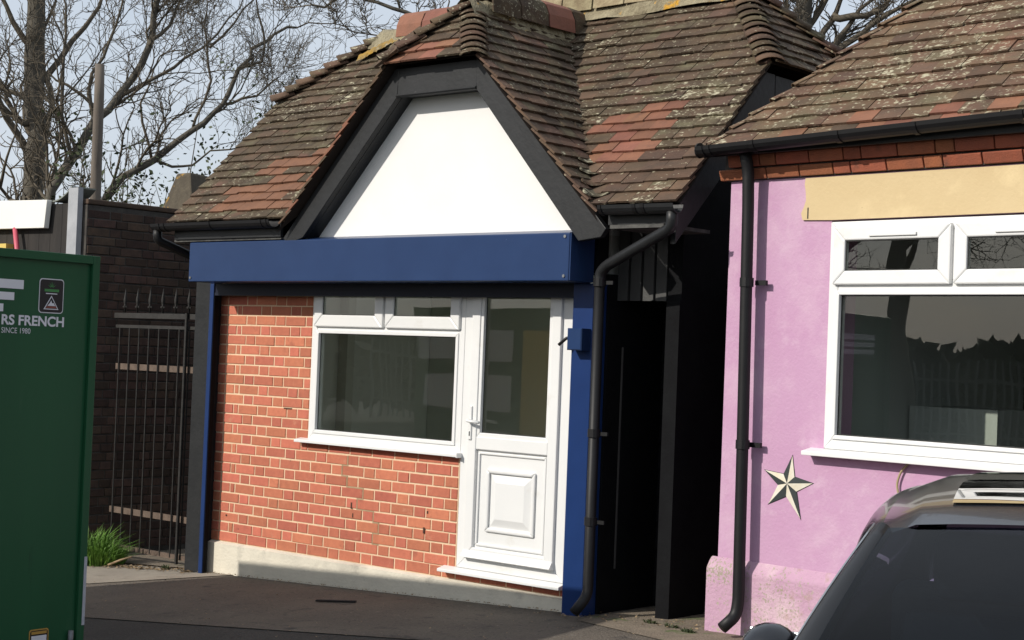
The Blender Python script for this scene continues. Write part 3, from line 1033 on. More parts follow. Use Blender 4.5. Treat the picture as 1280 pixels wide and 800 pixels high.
# roof deck
EY, EZ = -0.35, 2.345
RY = 1.17
RZ = main_z(RY)
XL, XRr = -0.30, 4.435
cs, sn = math.cos(PITCH), math.sin(PITCH)
VL_L = 1.105          # left valley foot (X)
VL_R = 3.805
APZ = 3.735           # cross ridge height
APY = EY + (APZ - EZ) / TAN
dk = MB()
e = -0.012
def dp_(x, y):
    return (x, y, main_z(y) + e)
dk.add([dp_(XL, EY), dp_(VL_L, EY), dp_(CX, APY), dp_(CX, RY), dp_(0.36, RY), dp_(XL, 0.66)], [(0, 1, 2, 3, 4, 5)])
dk.add([dp_(VL_R, EY), dp_(XRr, EY), dp_(XRr, 0.56), dp_(3.83, RY), dp_(CX, RY), dp_(CX, APY)], [(0, 1, 2, 3, 4, 5)])
def bk(x, y):
    return (x, 2 * RY - y, main_z(y) + e)
dk.add([bk(XL, EY), bk(XRr, EY), bk(XRr, 0.56), bk(3.83, RY), bk(0.36, RY), bk(XL, 0.66)], [(0, 5, 4, 3, 2, 1)])
dk.add([dp_(XRr, 0.56), bk(XRr, 0.56), dp_(3.83, RY)], [(0, 1, 2)])
dk.add([dp_(XL, 0.66), bk(XL, 0.66), dp_(0.36, RY)], [(0, 2, 1)])
FYc = -0.42
JZ = 3.325
JX = (APZ - JZ) / TAN
JY = FYc + (APZ - JZ) / TAN
for s_ in (-1, 1):
    def cp(x, y):
        return (CX + s_ * x, y, APZ - x * TAN + e)
    fx = (APZ - 2.205) / TAN
    dk.add([cp(fx - .03, FYc), cp(JX, FYc), cp(0, JY), cp(0, APY), cp((APZ - EZ) / TAN, EY)], [(0, 1, 2, 3, 4)])
dk.add([(CX - JX, FYc, JZ + e), (CX + JX, FYc, JZ + e), (CX, JY, APZ + e)], [(0, 1, 2)])
roof = dk.build('roof', 'tile_under', K)

RED_PATCHES = [((-0.05, 1.25), (2.36, 2.62), 0.85), ((0.25, 1.6), (2.58, 2.86), 0.60), ((0.75, 1.9), (2.80, 3.02), 0.35),
               ((3.45, 4.02), (2.62, 3.06), 0.85), ((3.55, 4.30), (2.40, 2.50), 0.15)]

def main_mat(W, rr):
    for (xa, xb), (za, zb_), pr_ in RED_PATCHES:
        if xa < W.x < xb and za < W.z < zb_:
            dx = (W.x - xa) / (xb - xa)
            if rr.random() < pr_ * (1.15 if 0.15 < dx < 0.95 else 0.5):
                return 'tile_red'
    if W.z < 2.75 and W.x > 3.4:
        return rr.choice(['tile_brown', 'tile_brown', 'tile_old'])
    return 'tile_brown' if rr.random() < 0.16 else 'tile_old'

vdir = (0, cs, sn)
O_ = (0, EY, EZ)
T = lambda y: (y - EY) / cs
recs = tiles_on(O_, (1, 0, 0), vdir, [(XL, T(EY) - .04), (VL_L - .02, T(EY) - .04), (CX, T(APY)), (CX, T(RY)), (0.36, T(RY)), (XL, T(0.66))], main_mat, seed=2)
recs += tiles_on(O_, (1, 0, 0), vdir, [(VL_R + .02, T(EY) - .04), (XRr, T(EY) - .04), (XRr, T(0.56)), (3.83, T(RY)), (CX, T(RY)), (CX, T(APY))], main_mat, seed=5)
# cross gable, right slope: s runs along +Y, t up the slope
def cross_mat(W, rr):
    return 'tile_brown' if (rr.random() < 0.3 or W.y < FYc + .10) else 'tile_old'
fx = (APZ - 2.205) / TAN
O2 = (CX + fx, 0, 2.205)
T2 = lambda x: (fx - x) / cs
VT = T2((APZ - (EZ + (FYc - EY) * TAN)) / TAN)
recs += tiles_on(O2, (0, 1, 0), (-cs, 0, sn), [(FYc, VT), (APY, T2(0)), (JY, T2(0)), (FYc, T2(JX))], cross_mat, seed=8)
hid = tiles_on((CX - fx, 0, 2.205), (0, -1, 0), (cs, 0, sn), [(-FYc, VT), (-APY, T2(0)), (-JY, T2(0)), (-FYc, T2(JX))], main_mat, seed=9)
# jerkinhead at the front
recs += tiles_on((CX, FYc, JZ), (1, 0, 0), vdir, [(-JX, -.03), (JX, -.03), (0, (JY - FYc) / cs)], lambda W, rr: 'tile_red' if W.x < CX + .12 and W.z < JZ + .14 else 'tile_old', seed=11)
# right half hip (faces +X)
hz = main_z(0.56)
hyp = math.hypot(XRr - 3.83, RZ - hz)
vh = ((3.83 - XRr) / hyp, 0, (RZ - hz) / hyp)
recs += tiles_on((XRr, 0, hz), (0, 1, 0), vh, [(0.54, -.03), (1.80, -.03), (RY, hyp)], lambda W, rr: 'tile_old', seed=14)
def vis_score(r):
    x, y = px_of(r['c'])
    s = 1000 - (r['c'] - CAM).length * 10
    if x < 0 or x > 1280 or y < 0:
        s -= 5000
    c = r['c']
    if c.x < CX and c.y > -0.3:                    # behind the bargeboard
        lim = 352 + (290 - y) / 210 * 145
        if x > lim and y > 75:
            s -= 3000
    return s
emit_tiles(recs, roof, 295, vis_score, 'upper_tiles')
emit_tiles(hid, roof, 0, vis_score, 'hidden_slope_tiles')
# hips, ridges
def hipmat(b, rr):
    return rr.choice(['tile_old', 'tile_brown', 'tile_old'])
nF, nL, nRr = (0, -sn, cs), (-0.55, 0, 0.75), (0.6, 0, 0.75)
bonnets((XL, 0.64, main_z(0.64) - .01), (0.40, 1.17, RZ), nF, nL, roof, hipmat, 0.095, 0.125, 72, lift=0.050, length=.19)
bonnets((XRr + .01, 0.545, hz - .01), (3.80, 1.17, RZ), nF, nRr, roof, hipmat, 0.15, 0.095, 44, seed=6, length=.17, lift=.030, drop=-.03)
bonnets((XRr + .01, 2 * RY - 0.545, hz - .01), (3.80, 1.17, RZ), (0, sn, cs), nRr, roof, hipmat, 0.12, 0.12, 66, seed=16)
bonnets((CX + JX + .01, FYc - .01, JZ - .01), (CX, JY, APZ), nF, (sn, 0, cs), roof, hipmat, 0.14, 0.085, 44, seed=7, length=.16, lift=.030, drop=-.035)
bonnets((VL_R + .03, EY - .02, EZ + .02), (CX, APY, APZ), nF, (sn, 0, cs), roof, lambda b, rr: rr.choice(['tile_valley', 'tile_valley', 'tile_old']), 0.12, 0.142, 42, name='valley_tile', seed=27, length=.2, flat=-1.0, lift=0.050)
bonnets((CX - JX - .01, FYc - .01, JZ - .01), (CX, JY, APZ), nF, (-sn, 0, cs), roof, hipmat, 0.10, 0.14, 66, seed=21)
# mortar beds
def bed(P0, P1, wd, hgt, mat, name='mortar_bed', seed=1):
    rr = random.Random(seed)
    P0, P1 = Vector(P0), Vector(P1)
    t = (P1 - P0).normalized()
    up = Vector((0, 0, 1))
    s_ = t.cross(up).normalized()
    n_ = 26
    m_ = MB()
    prof = [(-1, -.55), (-.85, .0), (-.5, .75), (0, 1), (.5, .75), (.85, .0), (1, -.55)]
    for i in range(n_ + 1):
        c = P0 + (P1 - P0) * i / n_
        for a, b in prof:
            m_.v.append(tuple(c + s_ * (a * wd * (1 + rr.uniform(-.14, .14))) + up * (b * hgt * (1 + rr.uniform(-.2, .2)))))
    q = len(prof)
    for i in range(n_):
        for k in range(q - 1):
            m_.f.append((i * q + k, (i + 1) * q + k, (i + 1) * q + k + 1, i * q + k + 1))
            m_.mi.append(0)
    return m_.build(name, mat, roof, smooth=True)
bed((0.34, RY, RZ - .03), (3.86, RY, RZ - .03), 0.15, 0.12, 'mortar_lichen')
bed((CX, JY - .10, APZ - .06), (CX, APY + .05, APZ - .03), 0.12, 0.11, 'mortar_lichen', seed=4)
bed((0.30, 0.98, main_z(0.98) + .02), (0.66, 1.14, main_z(1.14) + .04), 0.10, 0.045, 'lichen_yellow', 'lichen_crust', seed=9)

def ridge_tile(cx_, cy_, cz_, L, axis, mat, seed):
    rr = random.Random(seed)
    m_ = MB()
    pr_ = [(-.135, -.115), (-.125, -.02), (-.09, .055), (-.04, .088), (.04, .088), (.09, .055), (.125, -.02), (.135, -.115)]
    vs = []
    for t in (-L / 2, L / 2):
        for q in (1.0, 0.88):
            for a, b in pr_:
                p = (t, a * q, b * q - (0.006 if q < 1 else 0)) if axis == 'X' else (a * q, t, b * q - (0.006 if q < 1 else 0))
                vs.append(p)
    q = len(pr_)
    fs = []
    for k in range(q - 1):
        fs += [(k, k + 1, 2 * q + k + 1, 2 * q + k), (q + k, 3 * q + k, 3 * q + k + 1, q + k + 1), (k, q + k, q + k + 1, k + 1), (2 * q + k, 2 * q + k + 1, 3 * q + k + 1, 3 * q + k)]
    fs += [(0, 2 * q, 3 * q, q), (q - 1, 2 * q - 1, 4 * q - 1, 3 * q - 1)]
    m_.add(vs, fs)
    o = m_.build('ridge_tile', mat, roof, bevel=0.004)
    o.location = (cx_, cy_, cz_)
    o.rotation_euler = (rr.uniform(-.03, .03), rr.uniform(-.02, .02), rr.uniform(-.02, .02))
for i in range(11):
    x = 0.76 + i * 0.285
    ridge_tile(x, RY, RZ + 0.105, 0.272, 'X', 'ridge_red' if x < 2.1 else 'ridge_lichen', i)
for i in range(4):
    y = JY + 0.20 + i * 0.29
    ridge_tile(CX, y, APZ + 0.085, 0.275, 'Y', 'ridge_red' if i == 2 else 'tile_old', 40 + i)  # mostly dark tile colour, painting in the shade on this ridge
# cut hip pieces lying on the left hip of the front gable
for i, (x, y, z) in enumerate(((CX - .40, FYc + .03, JZ + .06), (CX - .30, FYc + .14, JZ + .16))):
    m_ = MB().prism([(-.10, -.09, 0), (.11, -.10, .02), (.09, .10, .03), (-.07, .11, .0)], (0.0, -.006, .02))
    o = m_.build('cut_tile', 'tile_brown', roof)
    o.location = (x, y, z)
    o.rotation_euler = (R(36), R(-28), R(15 + 20 * i))

# ------------------------------------------------------------------ pink building (own frame: x along front, y back)
PK = thing('pink_shop', 'pink rendered shop with cream lintel, white window and lichened hipped tile roof', 'building', (4.75, -0.10, 0.0), R(-5))
LX = -0.145
pw = MB()
pw.box(LX, 0.560, 0.0, 0.25, -0.5, 2.47)
pw.box(0.560, 3.60, 0.0, 0.25, -0.5, 0.945)
pw.box(0.560, 3.60, 0.0, 0.25, 2.225, 2.47)
pw.box(3.30, 3.60, 0.0, 0.25, 0.945, 2.225)
pw.box(LX, LX + 0.25, 0.25, 3.6, -0.5, 2.47)
pw.box(3.35, 3.60, 0.25, 3.6, -0.5, 2.47)
pw.box(LX, 1.6, 3.6, 3.8, -0.5, 2.47)
pw.box(1.6, 3.6, 3.6, 3.8, -0.5, 0.9)
pw.box(1.6, 3.6, 3.6, 3.8, 2.3, 2.47)
pw.box(3.4, 3.6, 3.6, 3.8, 0.9, 2.3)
pwall = pw.build('wall', 'pink_render', PK)
pp = MB()
pp.prism([(LX - .05, -0.045, -0.5), (LX - .05, -0.045, 0.255), (LX - .05, -0.001, 0.325), (LX - .05, -0.001, -0.5)], (3.8, 0, 0))
pp.prism([(LX - .05, -.001, -.5), (LX - .05, -.001, .255), (LX - .001, -.001, .325), (LX - .001, -.001, -.5)], (0, 3, 0))
pp.build('plinth', 'pink_plinth', PK, bevel=0.012)
# cream lintel band with ragged left end
lt = MB()
rr = random.Random(3)
edge = [(0.372, 2.232), (0.362, 2.27), (0.378, 2.30), (0.392, 2.34), (0.388, 2.39), (0.380, 2.43), (0.384, 2.463)]
lt.prism([(3.2, -0.012, 2.463), (3.2, -0.012, 2.226), (0.56, -0.012, 2.226)] + [(x, -0.012, z) for x, z in edge], (0, 0.0115, 0))
lt.build('lintel', 'cream_lintel', PK)
MB().box(0.405, 0.412, -0.0135, -0.0121, 2.238, 2.30).build('crack', 'print_black', PK)
# corbelled brick courses
cb = MB().box(LX - .03, 3.6, -0.022, 0.2, 2.473, 2.62).build('brick_course', 'dark_mortar', PK)
def corbel(z0, z1, y0, y1, off):
    cur = LX - 0.06 + off
    i = 0
    rr = random.Random(int(z0 * 100))
    while cur < 2.6:
        L = 0.225 if (i % 3 != 1) else 0.1125
        a, b = cur + .004, cur + L - .004
        m_ = MB()
        m_.prism([(a, y0, z0), (a, y1, z1 - .006), (a, y1 + .006, z1), (a, 0.02, z1), (a, 0.02, z0)], (b - a, 0, 0))
        m_.build('brick', 'corbel_brick', cb, bevel=0.004)
        cur += L
        i += 1
corbel(2.475, 2.535, -0.030, -0.050, 0.0)
corbel(2.545, 2.612, -0.060, -0.075, 0.08)
# window
pf = MB()
frame_ring(pf, 0.562, 3.29, 0.985, 2.215, 0.058, -0.010, 0.07)
pf.box(0.6205, 3.2315, -0.008, 0.068, 1.838, 1.895)
for mx_ in (1.325, 2.07, 2.80):
    pf.box(mx_ - .024, mx_ + .024, -0.009, 0.067, 1.896, 2.1565)
pwin = pf.build('window', 'upvc', PK, bevel=0.006)
for a, b in ((0.598, 1.316), (1.334, 2.061), (2.079, 2.79)):
    sash(pwin, a, b, 1.872, 2.185, 0.075, -0.034)
    c_ = (a + b) / 2
    MB().box(c_ - .13, c_ + .16, -0.0445, -0.0345, 2.128, 2.146).build('trickle_vent', 'upvc', pwin, bevel=0.003)
bd = MB()
frame_ring(bd, 0.617, 3.235, 1.040, 1.840, 0.022, -0.022, 0.02)
bd.build('glazing_bead', 'upvc', pwin, bevel=0.004)
bd = MB()
frame_ring(bd, 0.638, 3.214, 1.061, 1.819, 0.007, 0.002, 0.006)
bd.build('gasket', 'gasket', pwin)
MB().box(0.640, 3.212, 0.008, 0.012, 1.063, 1.817).build('pane', 'window_glass', pwin)
sl = MB()
sl.prism([(0.470, -0.085, 0.945), (0.470, -0.085, 0.968), (0.470, 0.0, 0.984), (0.470, 0.05, 0.984), (0.470, 0.05, 0.945)], (2.92, 0, 0))
sl.build('sill', 'upvc', pwin, bevel=0.003)
# room behind
rm = MB()
rm.box(0.40, 0.46, 0.26, 2.3, 0.0, 2.4)
rm.build('inner_wall', 'inner_mid', PK)
rm = MB()
rm.box(0.46, 3.34, 2.3, 2.36, 0.0, 2.4)
rm.box(3.30, 3.345, 0.26, 2.29, 0.1, 2.4)
rm.box(0.46, 3.34, 0.26, 2.29, 0.05, 0.1)
rm.box(0.46, 3.34, 0.26, 2.29, 2.40, 2.44)
rm.build('partition', 'inner_dim', PK)
MB().box(0.48, 1.05, 0.95, 1.5, 0.1, 1.22).build('counter', 'inner_mid', PK)
# roof
pe_y, pe_z = -0.17, 2.662
pe_x = -0.16
T3 = lambda y: (y - pe_y) / cs
pr_ridge = 2.0
rz3 = pe_z + (pr_ridge - pe_y) * TAN
dk = MB()
X1 = 4.2
hx = pe_x + (pr_ridge - pe_y)
dk.add([(pe_x, pe_y, pe_z - .012), (X1, pe_y, pe_z - .012), (X1, pr_ridge, rz3 - .012), (hx, pr_ridge, rz3 - .012)], [(0, 1, 2, 3)])
dk.add([(pe_x, pe_y, pe_z - .012), (hx, pr_ridge, rz3 - .012), (pe_x, 2 * pr_ridge - pe_y, pe_z - .012)], [(0, 1, 2)])
dk.add([(X1, pr_ridge, rz3 - .012), (hx, pr_ridge, rz3 - .012), (pe_x, 2 * pr_ridge - pe_y, pe_z - .012), (X1, 2 * pr_ridge - pe_y, pe_z - .012)], [(0, 1, 2, 3)])
proof = dk.build('roof', 'tile_under', PK)
PMX = Matrix.Translation((4.75, -0.10, 0)) @ Matrix.Rotation(R(-5), 4, 'Z')
def pk_mat(W, rr):
    if W.z < pe_z + .09 and rr.random() < 0.35:
        return 'tile_red'
    return 'tile_pink_roof' if rr.random() < 0.92 else 'tile_brown'
prec = tiles_on((0, pe_y, pe_z), (1, 0, 0), vdir, [(pe_x, -.04), (X1, -.04), (X1, T3(pr_ridge)), (hx, T3(pr_ridge))], pk_mat, seed=31)
prec2 = tiles_on((pe_x, 0, pe_z), (0, -1, 0), (cs, 0, sn), [(-pe_y, -.04), (-pr_ridge, T3(pr_ridge)), (-(2 * pr_ridge - pe_y), -.04)], pk_mat, seed=33)
def pscore(r):
    W = PMX @ r['c']
    x, y = px_of(W)
    return 1000 - (W - CAM).length * 10 - (5000 if (x > 1300 or y < -15) else 0)
npk = sum(1 for r in prec if pscore(r) > -3000)
emit_tiles(prec, proof, min(npk, 290), pscore, 'upper_tiles')
emit_tiles(prec2, proof, 0, pscore, 'side_slope_tiles')
# hip of pink roof: close mitred hip tiles
hipP0, hipP1 = Vector((pe_x, pe_y, pe_z)), Vector((hx, pr_ridge, rz3))
bonnets(hipP0 + Vector((0, 0, -.03)), hipP0.lerp(hipP1, 0.55), nF, (-sn, 0, cs), proof, 'tile_pink_roof', 0.075, 0.15, 55, seed=44, length=.2, flat=.7)
# fascia, gutter with downpipe
MB().box(LX - 0.02, 3.6, -0.100, 0.0, 2.621, 2.64).build('soffit_board', 'black_paint', PK)
MB().box(pe_x - 0.03, 3.6, -0.128, -0.101, 2.605, 2.68).build('fascia', 'black_paint', PK)
g3 = MB()
half_pipe(g3, (-0.225, -0.19, 2.652), (3.6, -0.19, 2.735), 0.056)
pg = g3.build('gutter', 'black_plastic', PK)
for gx_ in (-0.20, -0.15, 0.16, 0.72, 1.19, 1.78):
    c_ = MB()
    zc = 2.652 + (gx_ + 0.225) / 3.825 * 0.083
    half_pipe(c_, (gx_, -0.19, zc), (gx_ + 0.03, -0.19, zc), 0.061, 0.005)
    c_.build('gutter_clip', 'black_plastic', pg)
MB().tube([(-0.235, -0.19, 2.635), (-0.226, -0.19, 2.635)], 0.045, 12).build('gutter_end', 'black_plastic', pg)
dp = MB()
dp.tube(smooth_path([(0.050, -0.135, 2.62), (0.053, -0.10, 2.52), (0.055, -0.092, 2.30), (0.075, -0.092, 1.0), (0.088, -0.096, 0.10), (0.085, -0.11, 0.02), (0.055, -0.19, -0.045)], .05, 4), 0.034, 12)
dpo = dp.build('downpipe', 'black_plastic', PK, smooth=True)
for z in (1.86, 0.95):
    MB().tube([(0.077 - .014 * (z - .9), -0.092, z), (0.077 - .014 * (z - .9), -0.092, z + 0.05)], 0.040, 12).build('pipe_clip', 'black_plastic', dpo)
    MB().box(0.09, 0.165, -0.05, -0.030, z + .01, z + .038).build('pipe_bracket', 'black_plastic', dpo)
# star on the wall
sc_, sr = (0.338, 0.772), 0.155
st = MB()
tips = [(0.355, 0.931), (0.497, 0.790), (0.423, 0.590), (0.202, 0.652), (0.170, 0.838)]
c0 = (0.332, -0.014, 0.776)
inn = []
for i in range(5):
    a, b = tips[i], tips[(i + 1) % 5]
    m_ = ((a[0] + b[0]) / 2, (a[1] + b[1]) / 2)
    inn.append((c0[0] + (m_[0] - c0[0]) * 0.46, c0[2] + (m_[1] - c0[2]) * 0.46))
for i in range(5):
    a = tips[i]
    L_, R_ = inn[i - 1], inn[i]
    st.add([c0, (a[0], -0.004, a[1]), (R_[0], -0.006, R_[1])], [(0, 1, 2)], 0)
    st.add([c0, (L_[0], -0.006, L_[1]), (a[0], -0.004, a[1])], [(0, 1, 2)], 1)
per = []
for i in range(5):
    per += [(tips[i][0], -0.004, tips[i][1]), (inn[i][0], -0.006, inn[i][1])]
n_ = len(per)
st.add([p for p in per] + [(p[0] + (p[0] - c0[0]) * .05, -0.001, p[2] + (p[2] - c0[2]) * .05) for p in per],
       [(i, (i + 1) % n_, n_ + (i + 1) % n_, n_ + i) for i in range(n_)], 1)
star = st.build('wall_star', ['star_white', 'star_dark'], None, fix=False)
star.matrix_world = PMX
tag(star, 'five pointed star with white and dark grey facets on the pink wall', 'star')
# loose cable below the sill
cbl = MB().tube(smooth_path([(1.10, -0.01, 0.945), (1.06, -0.02, 0.90), (1.035, -0.02, 0.83), (1.06, -0.015, 0.74), (1.05, -0.09, 0.5)], .05), 0.006, 6)
co = cbl.build('hanging_cable', 'cable_cream', PK, smooth=True)

# ------------------------------------------------------------------ black gate in the passage
BG = thing('passage_gate', 'black boarded gate closing the narrow gap beside the pink wall', 'gate', (4.38, 0.78, -0.15))
for i in range(4):
    MB().box(-0.225 + i * 0.117, -0.225 + i * 0.117 + 0.112, 0, 0.025, -0.3, 2.1).build('board', 'shaded_black_board', BG)
MB().box(-0.225, 0.24, 0.0255, 0.05, 1.6, 1.7).build('rail', 'shaded_black_board', BG)
MB().box(-0.225, 0.24, 0.0255, 0.05, 0.3, 0.4).build('rail', 'shaded_black_board', BG)
bp_ = MB().box(4.47, 4.62, 0.12, 0.15, 0.05, 1.50)
tag(bp_.build('gate_post', 'black_paint'), 'flat black timber post against the corner of the pink wall', 'post')
bp_ = MB().box(4.16, 4.70, 0.80, 0.86, -0.4, 2.6)

# ------------------------------------------------------------------ iron gate
IG = thing('iron_gate', 'rusty iron railing gate with spear tops beside the black pilaster', 'gate', (-0.95, 0.10, -0.30))
def ig(mb_, name, mat, smooth=False):
    mb_.v = [(x + 0.95, y - 0.10, z + 0.30) for x, y, z in mb_.v]
    return mb_.build(name, mat, IG, smooth=smooth)
ig(MB().box(-1.62, -0.24, 0.085, 0.115, 1.612, 1.655), 'rail', 'gate_iron')
ig(MB().box(-1.60, -0.24, 0.09, 0.11, 1.530, 1.556), 'rail', 'gate_iron')
ig(MB().box(-1.60, -0.24, 0.105, 0.115, 1.185, 1.235), 'rail', 'gate_rail')
ig(MB().box(-1.60, -0.24, 0.105, 0.115, -0.005, 0.045), 'rail', 'gate_rail')
ig(MB().box(-1.60, -0.50, 0.095, 0.118, -0.300, -0.262), 'rail', 'gate_rail')
for i in range(11):
    x = -1.545 + i * 0.134
    b_ = MB().tube([(x, 0.095, -0.29), (x, 0.095, 1.54)], 0.0068, 6)
    ig(b_, 'bar', 'gate_iron')
for i in range(8):
    x = -1.495 + i * 0.172
    b_ = MB().tube([(x, 0.1, 1.655), (x, 0.1, 1.70), (x, 0.1, 1.705), (x, 0.1, 1.72), (x, 0.1, 1.735), (x, 0.1, 1.765), (x, 0.1, 1.80), (x, 0.1, 1.86)],
                   [.008, .008, .016, .009, .013, .017, .010, .001], 6)
    f_ = ig(b_, 'spear', 'gate_iron', True)
    c_ = MB().box(x - .025, x + .025, 0.095, 0.105, 1.70, 1.712)
    c_.v = [(a + 0.95, b - 0.10, c + 0.30) for a, b, c in c_.v]
    c_.build('spear_cross', 'gate_iron', f_)
ig(MB().tube([(-0.62, 0.07, -0.33), (-0.62, 0.07, 1.66)], 0.014, 8), 'gate_stile', 'gate_iron')

# ------------------------------------------------------------------ dark brick wall behind the gate
SW = thing('yard_wall', 'tall dark brick wall running back behind the iron gate', 'wall', (-1.8, 0.5, -0.4))
m_ = MB().box(-0.205, -0.004, -0.60, 2.4, -0.2, 2.95)
sw = m_.build('wall_body', 'dark_mortar', SW)
rr = random.Random(4)
def sbrick(y0, y1, z0):
    k = ('sw', round(y1 - y0, 3))
    if k not in BR_MESH:
        b = MB()
        L = round(y1 - y0, 3)
        c = .004
        b.add([(-.03, 0, 0), (-.03, L, 0), (-.03, L, .065), (-.03, 0, .065), (-c, 0, 0), (-c, L, 0), (-c, L, .065), (-c, 0, .065),
               (0, c, c), (0, L - c, c), (0, L - c, .065 - c), (0, c, .065 - c)],
              [(3, 2, 1, 0), (8, 9, 10, 11)] + [f for i in range(4) for f in ((i, (i + 1) % 4, 4 + (i + 1) % 4, 4 + i), (4 + i, 4 + (i + 1) % 4, 8 + (i + 1) % 4, 8 + i))])
        BR_MESH[k] = b.mesh('brick', 'dark_brick')
    o = link('brick', BR_MESH[k], sw)
    o.location = (rr.uniform(-.001, .006), y0, z0 + rr.uniform(-.002, .002))
    o.rotation_euler = (rr.uniform(-.01, .01), rr.uniform(-.01, .01), rr.uniform(-.01, .01))
for row in range(38):
    z0 = 0.05 + row * 0.0755
    cur = -0.595 if row % 2 else -0.595 - 0.0563
    i = row
    while cur < 0.92:
        L = 0.225 if i % 2 else 0.1125
        a, b = max(cur + .005, -.595), cur + L - .005
        if b - a > .03:
            sbrick(a, b, z0)
        cur += L
        i += 1
MB().box(-0.21, 0.004, -0.60, 2.4, 2.955, 3.0).build('coping', 'dark_brick', SW, bevel=0.01)
# pieces at the near end of that wall
tag(MB().box(-2.0, -1.86, -0.16, -0.11, -0.35, 2.69).build('wall_post', 'pale_metal'), 'pale grey upright strip at the end of the dark brick wall', 'post')
f_ = MB()
vs, fs = [], []
for i in range(9):
    t = i / 8
    for yy in (-0.12, 0.12):
        for th in (0, 0.012):
            vs.append((-2.30 + 0.28 * t, yy, 2.585 + th + 0.115 * t * t))
for i in range(8):
    a = i * 4
    fs += [(a, a + 2, a + 6, a + 4), (a + 1, a + 5, a + 7, a + 3), (a, a + 4, a + 5, a + 1), (a + 2, a + 3, a + 7, a + 6)]
fs += [(0, 1, 3, 2), (32, 34, 35, 33)]
f_.add(vs, fs)
tag(f_.build('roofing_sheet', 'felt_grey'), 'curled grey roofing sheet on top of the dark timber shed', 'roof sheet')
SH = thing('timber_shed', 'dark tarred timber shed behind the green trailer', 'shed', (-2.78, 0.3, -0.5))
for i in range(9):
    MB().box(-0.75 + i * 0.17, -0.75 + i * 0.17 + 0.166, -0.40, -0.375, 0, 3.07).build('board', 'timber_dark', SH)
MB().box(-0.75, 0.76, -0.37, 0.6, 0, 3.05).build('body', 'timber_dark', SH)
tag(MB().prism([(-3.9, -0.17, 2.375), (-2.335, -0.17, 2.36), (-2.305, -0.17, 2.600), (-3.9, -0.17, 2.635)], (0, 0.05, 0)).build('white_signboard', 'white_board', bevel=0.004),
    'plain white board fixed high on the dark timber shed', 'board')
pst = MB().tube([(-2.80, -0.16, 2.37), (-2.715, -0.17, 2.10), (-2.46, -0.22, 1.0), (-2.20, -0.27, gz(-2.2, -.27))], 0.022, 8)
tag(pst.build('pink_pole', 'pink_plastic', smooth=True), 'thin pink pole leaning under the white board', 'pole')
tag(MB().box(-3.5, -2.90, -0.18, -0.105, 1.70, 2.235).build('yellow_panel', 'yellow_paint'), 'small yellow panel beneath the white board', 'panel')
sc = MB()
sc.prism([(-2.62, 1.2, 2.55), (-2.08, 1.2, 2.55), (-2.22, 1.26, 2.99), (-2.43, 1.26, 2.99)], (-0.10, 0.30, 0))
sc.prism([(-2.56, 1.22, -.5), (-2.14, 1.22, -.5), (-2.14, 1.22, 2.549), (-2.56, 1.22, 2.549)], (-.06, .26, 0))
tag(sc.build('stone_cap', 'stone_cap', bevel=0.02), 'sloping lichened stone cap on the wall beside the kiosk roof', 'stone cap')

# ------------------------------------------------------------------ grass tuft, litter
def grass(name, loc, n, rx, ry, h, seed, mat='grass'):
    rr = random.Random(seed)
    m_ = MB()
    for i in range(n):
        a, q = rr.uniform(0, 6.283), math.sqrt(rr.random())
        bx, by = q * rx * math.cos(a), q * ry * math.sin(a)
        hh = h * (1 - .55 * q * q) * rr.uniform(.6, 1.15)
        la = rr.uniform(0, 6.283)
        lean = Vector((math.cos(la), math.sin(la), 0)) * hh * rr.uniform(.15, .75) + Vector((bx, by, 0)) * .6
        side = Vector((-math.sin(la), math.cos(la), 0)) * rr.uniform(.003, .006)
        p0 = Vector((bx, by, 0))
        p1 = p0 + lean * .35 + Vector((0, 0, hh * .65))
        p2 = p0 + lean + Vector((0, 0, hh * rr.uniform(.75, 1.0)))
        m_.add([p0 - side, p0 + side, p1 + side * .8, p1 - side * .8, p2], [(0, 1, 2, 3), (3, 2, 4)])
    o = m_.build(name, mat, fix=False)
    o.location = loc
    return o
tag(grass('grass_tuft', (-1.30, -0.20, gz(-1.3, -.2) + .014), 900, 0.25, 0.17, 0.31, 3), 'bright green tuft of long grass in front of the iron gate', 'grass')
rr = random.Random(12)
m_ = MB()
def flake(x, y, s, z=None):
    c = Vector((x, y, (gz(x, y) + .018) if z is None else z))
    a = rr.uniform(0, 6.28)
    u = Vector((math.cos(a), math.sin(a), rr.uniform(-.3, .3))) * s
    v_ = Vector((-math.sin(a), math.cos(a), rr.uniform(-.3, .5))) * s * rr.uniform(.4, .8)
    m_.add([c - u, c - v_, c + u, c + v_ + Vector((0, 0, s * .3))], [(0, 1, 2), (0, 2, 3)])
for i in range(420):
    t = rr.random()
    flake(-2.0 + 1.9 * t, -0.42 + 0.34 * t + rr.gauss(0, .055), rr.uniform(.008, .024))
for i in range(160):
    flake(rr.uniform(3.2, 4.6), rr.uniform(-.22, .10), rr.uniform(.005, .013))
for i in range(420):
    x = rr.uniform(-0.1, 3.6)
    flake(x, -0.05 - abs(rr.gauss(0, .035)), rr.uniform(.003, .009))
for i in range(260):
    flake(rr.uniform(-1.5, 4.4), rr.uniform(-1.8, -.15), rr.uniform(.003, .008))
kind(m_.build('leaf_litter', 'leaf_litter', fix=False), 'stuff')['label'] = 'dry leaves and crumbs along the foot of the walls'
tag(MB().box(-.14, .14, -.014, .014, 0, .012).build('wood_strip', 'timber_dark', bevel=.003), 'short dark strip of wood lying on the pavement below the window', 'wood strip')
bpy.data.objects['wood_strip'].location = (1.92, -0.55, gz(1.92, -.55) + .008)
bpy.data.objects['wood_strip'].rotation_euler = (0, R(-2.7), R(28))
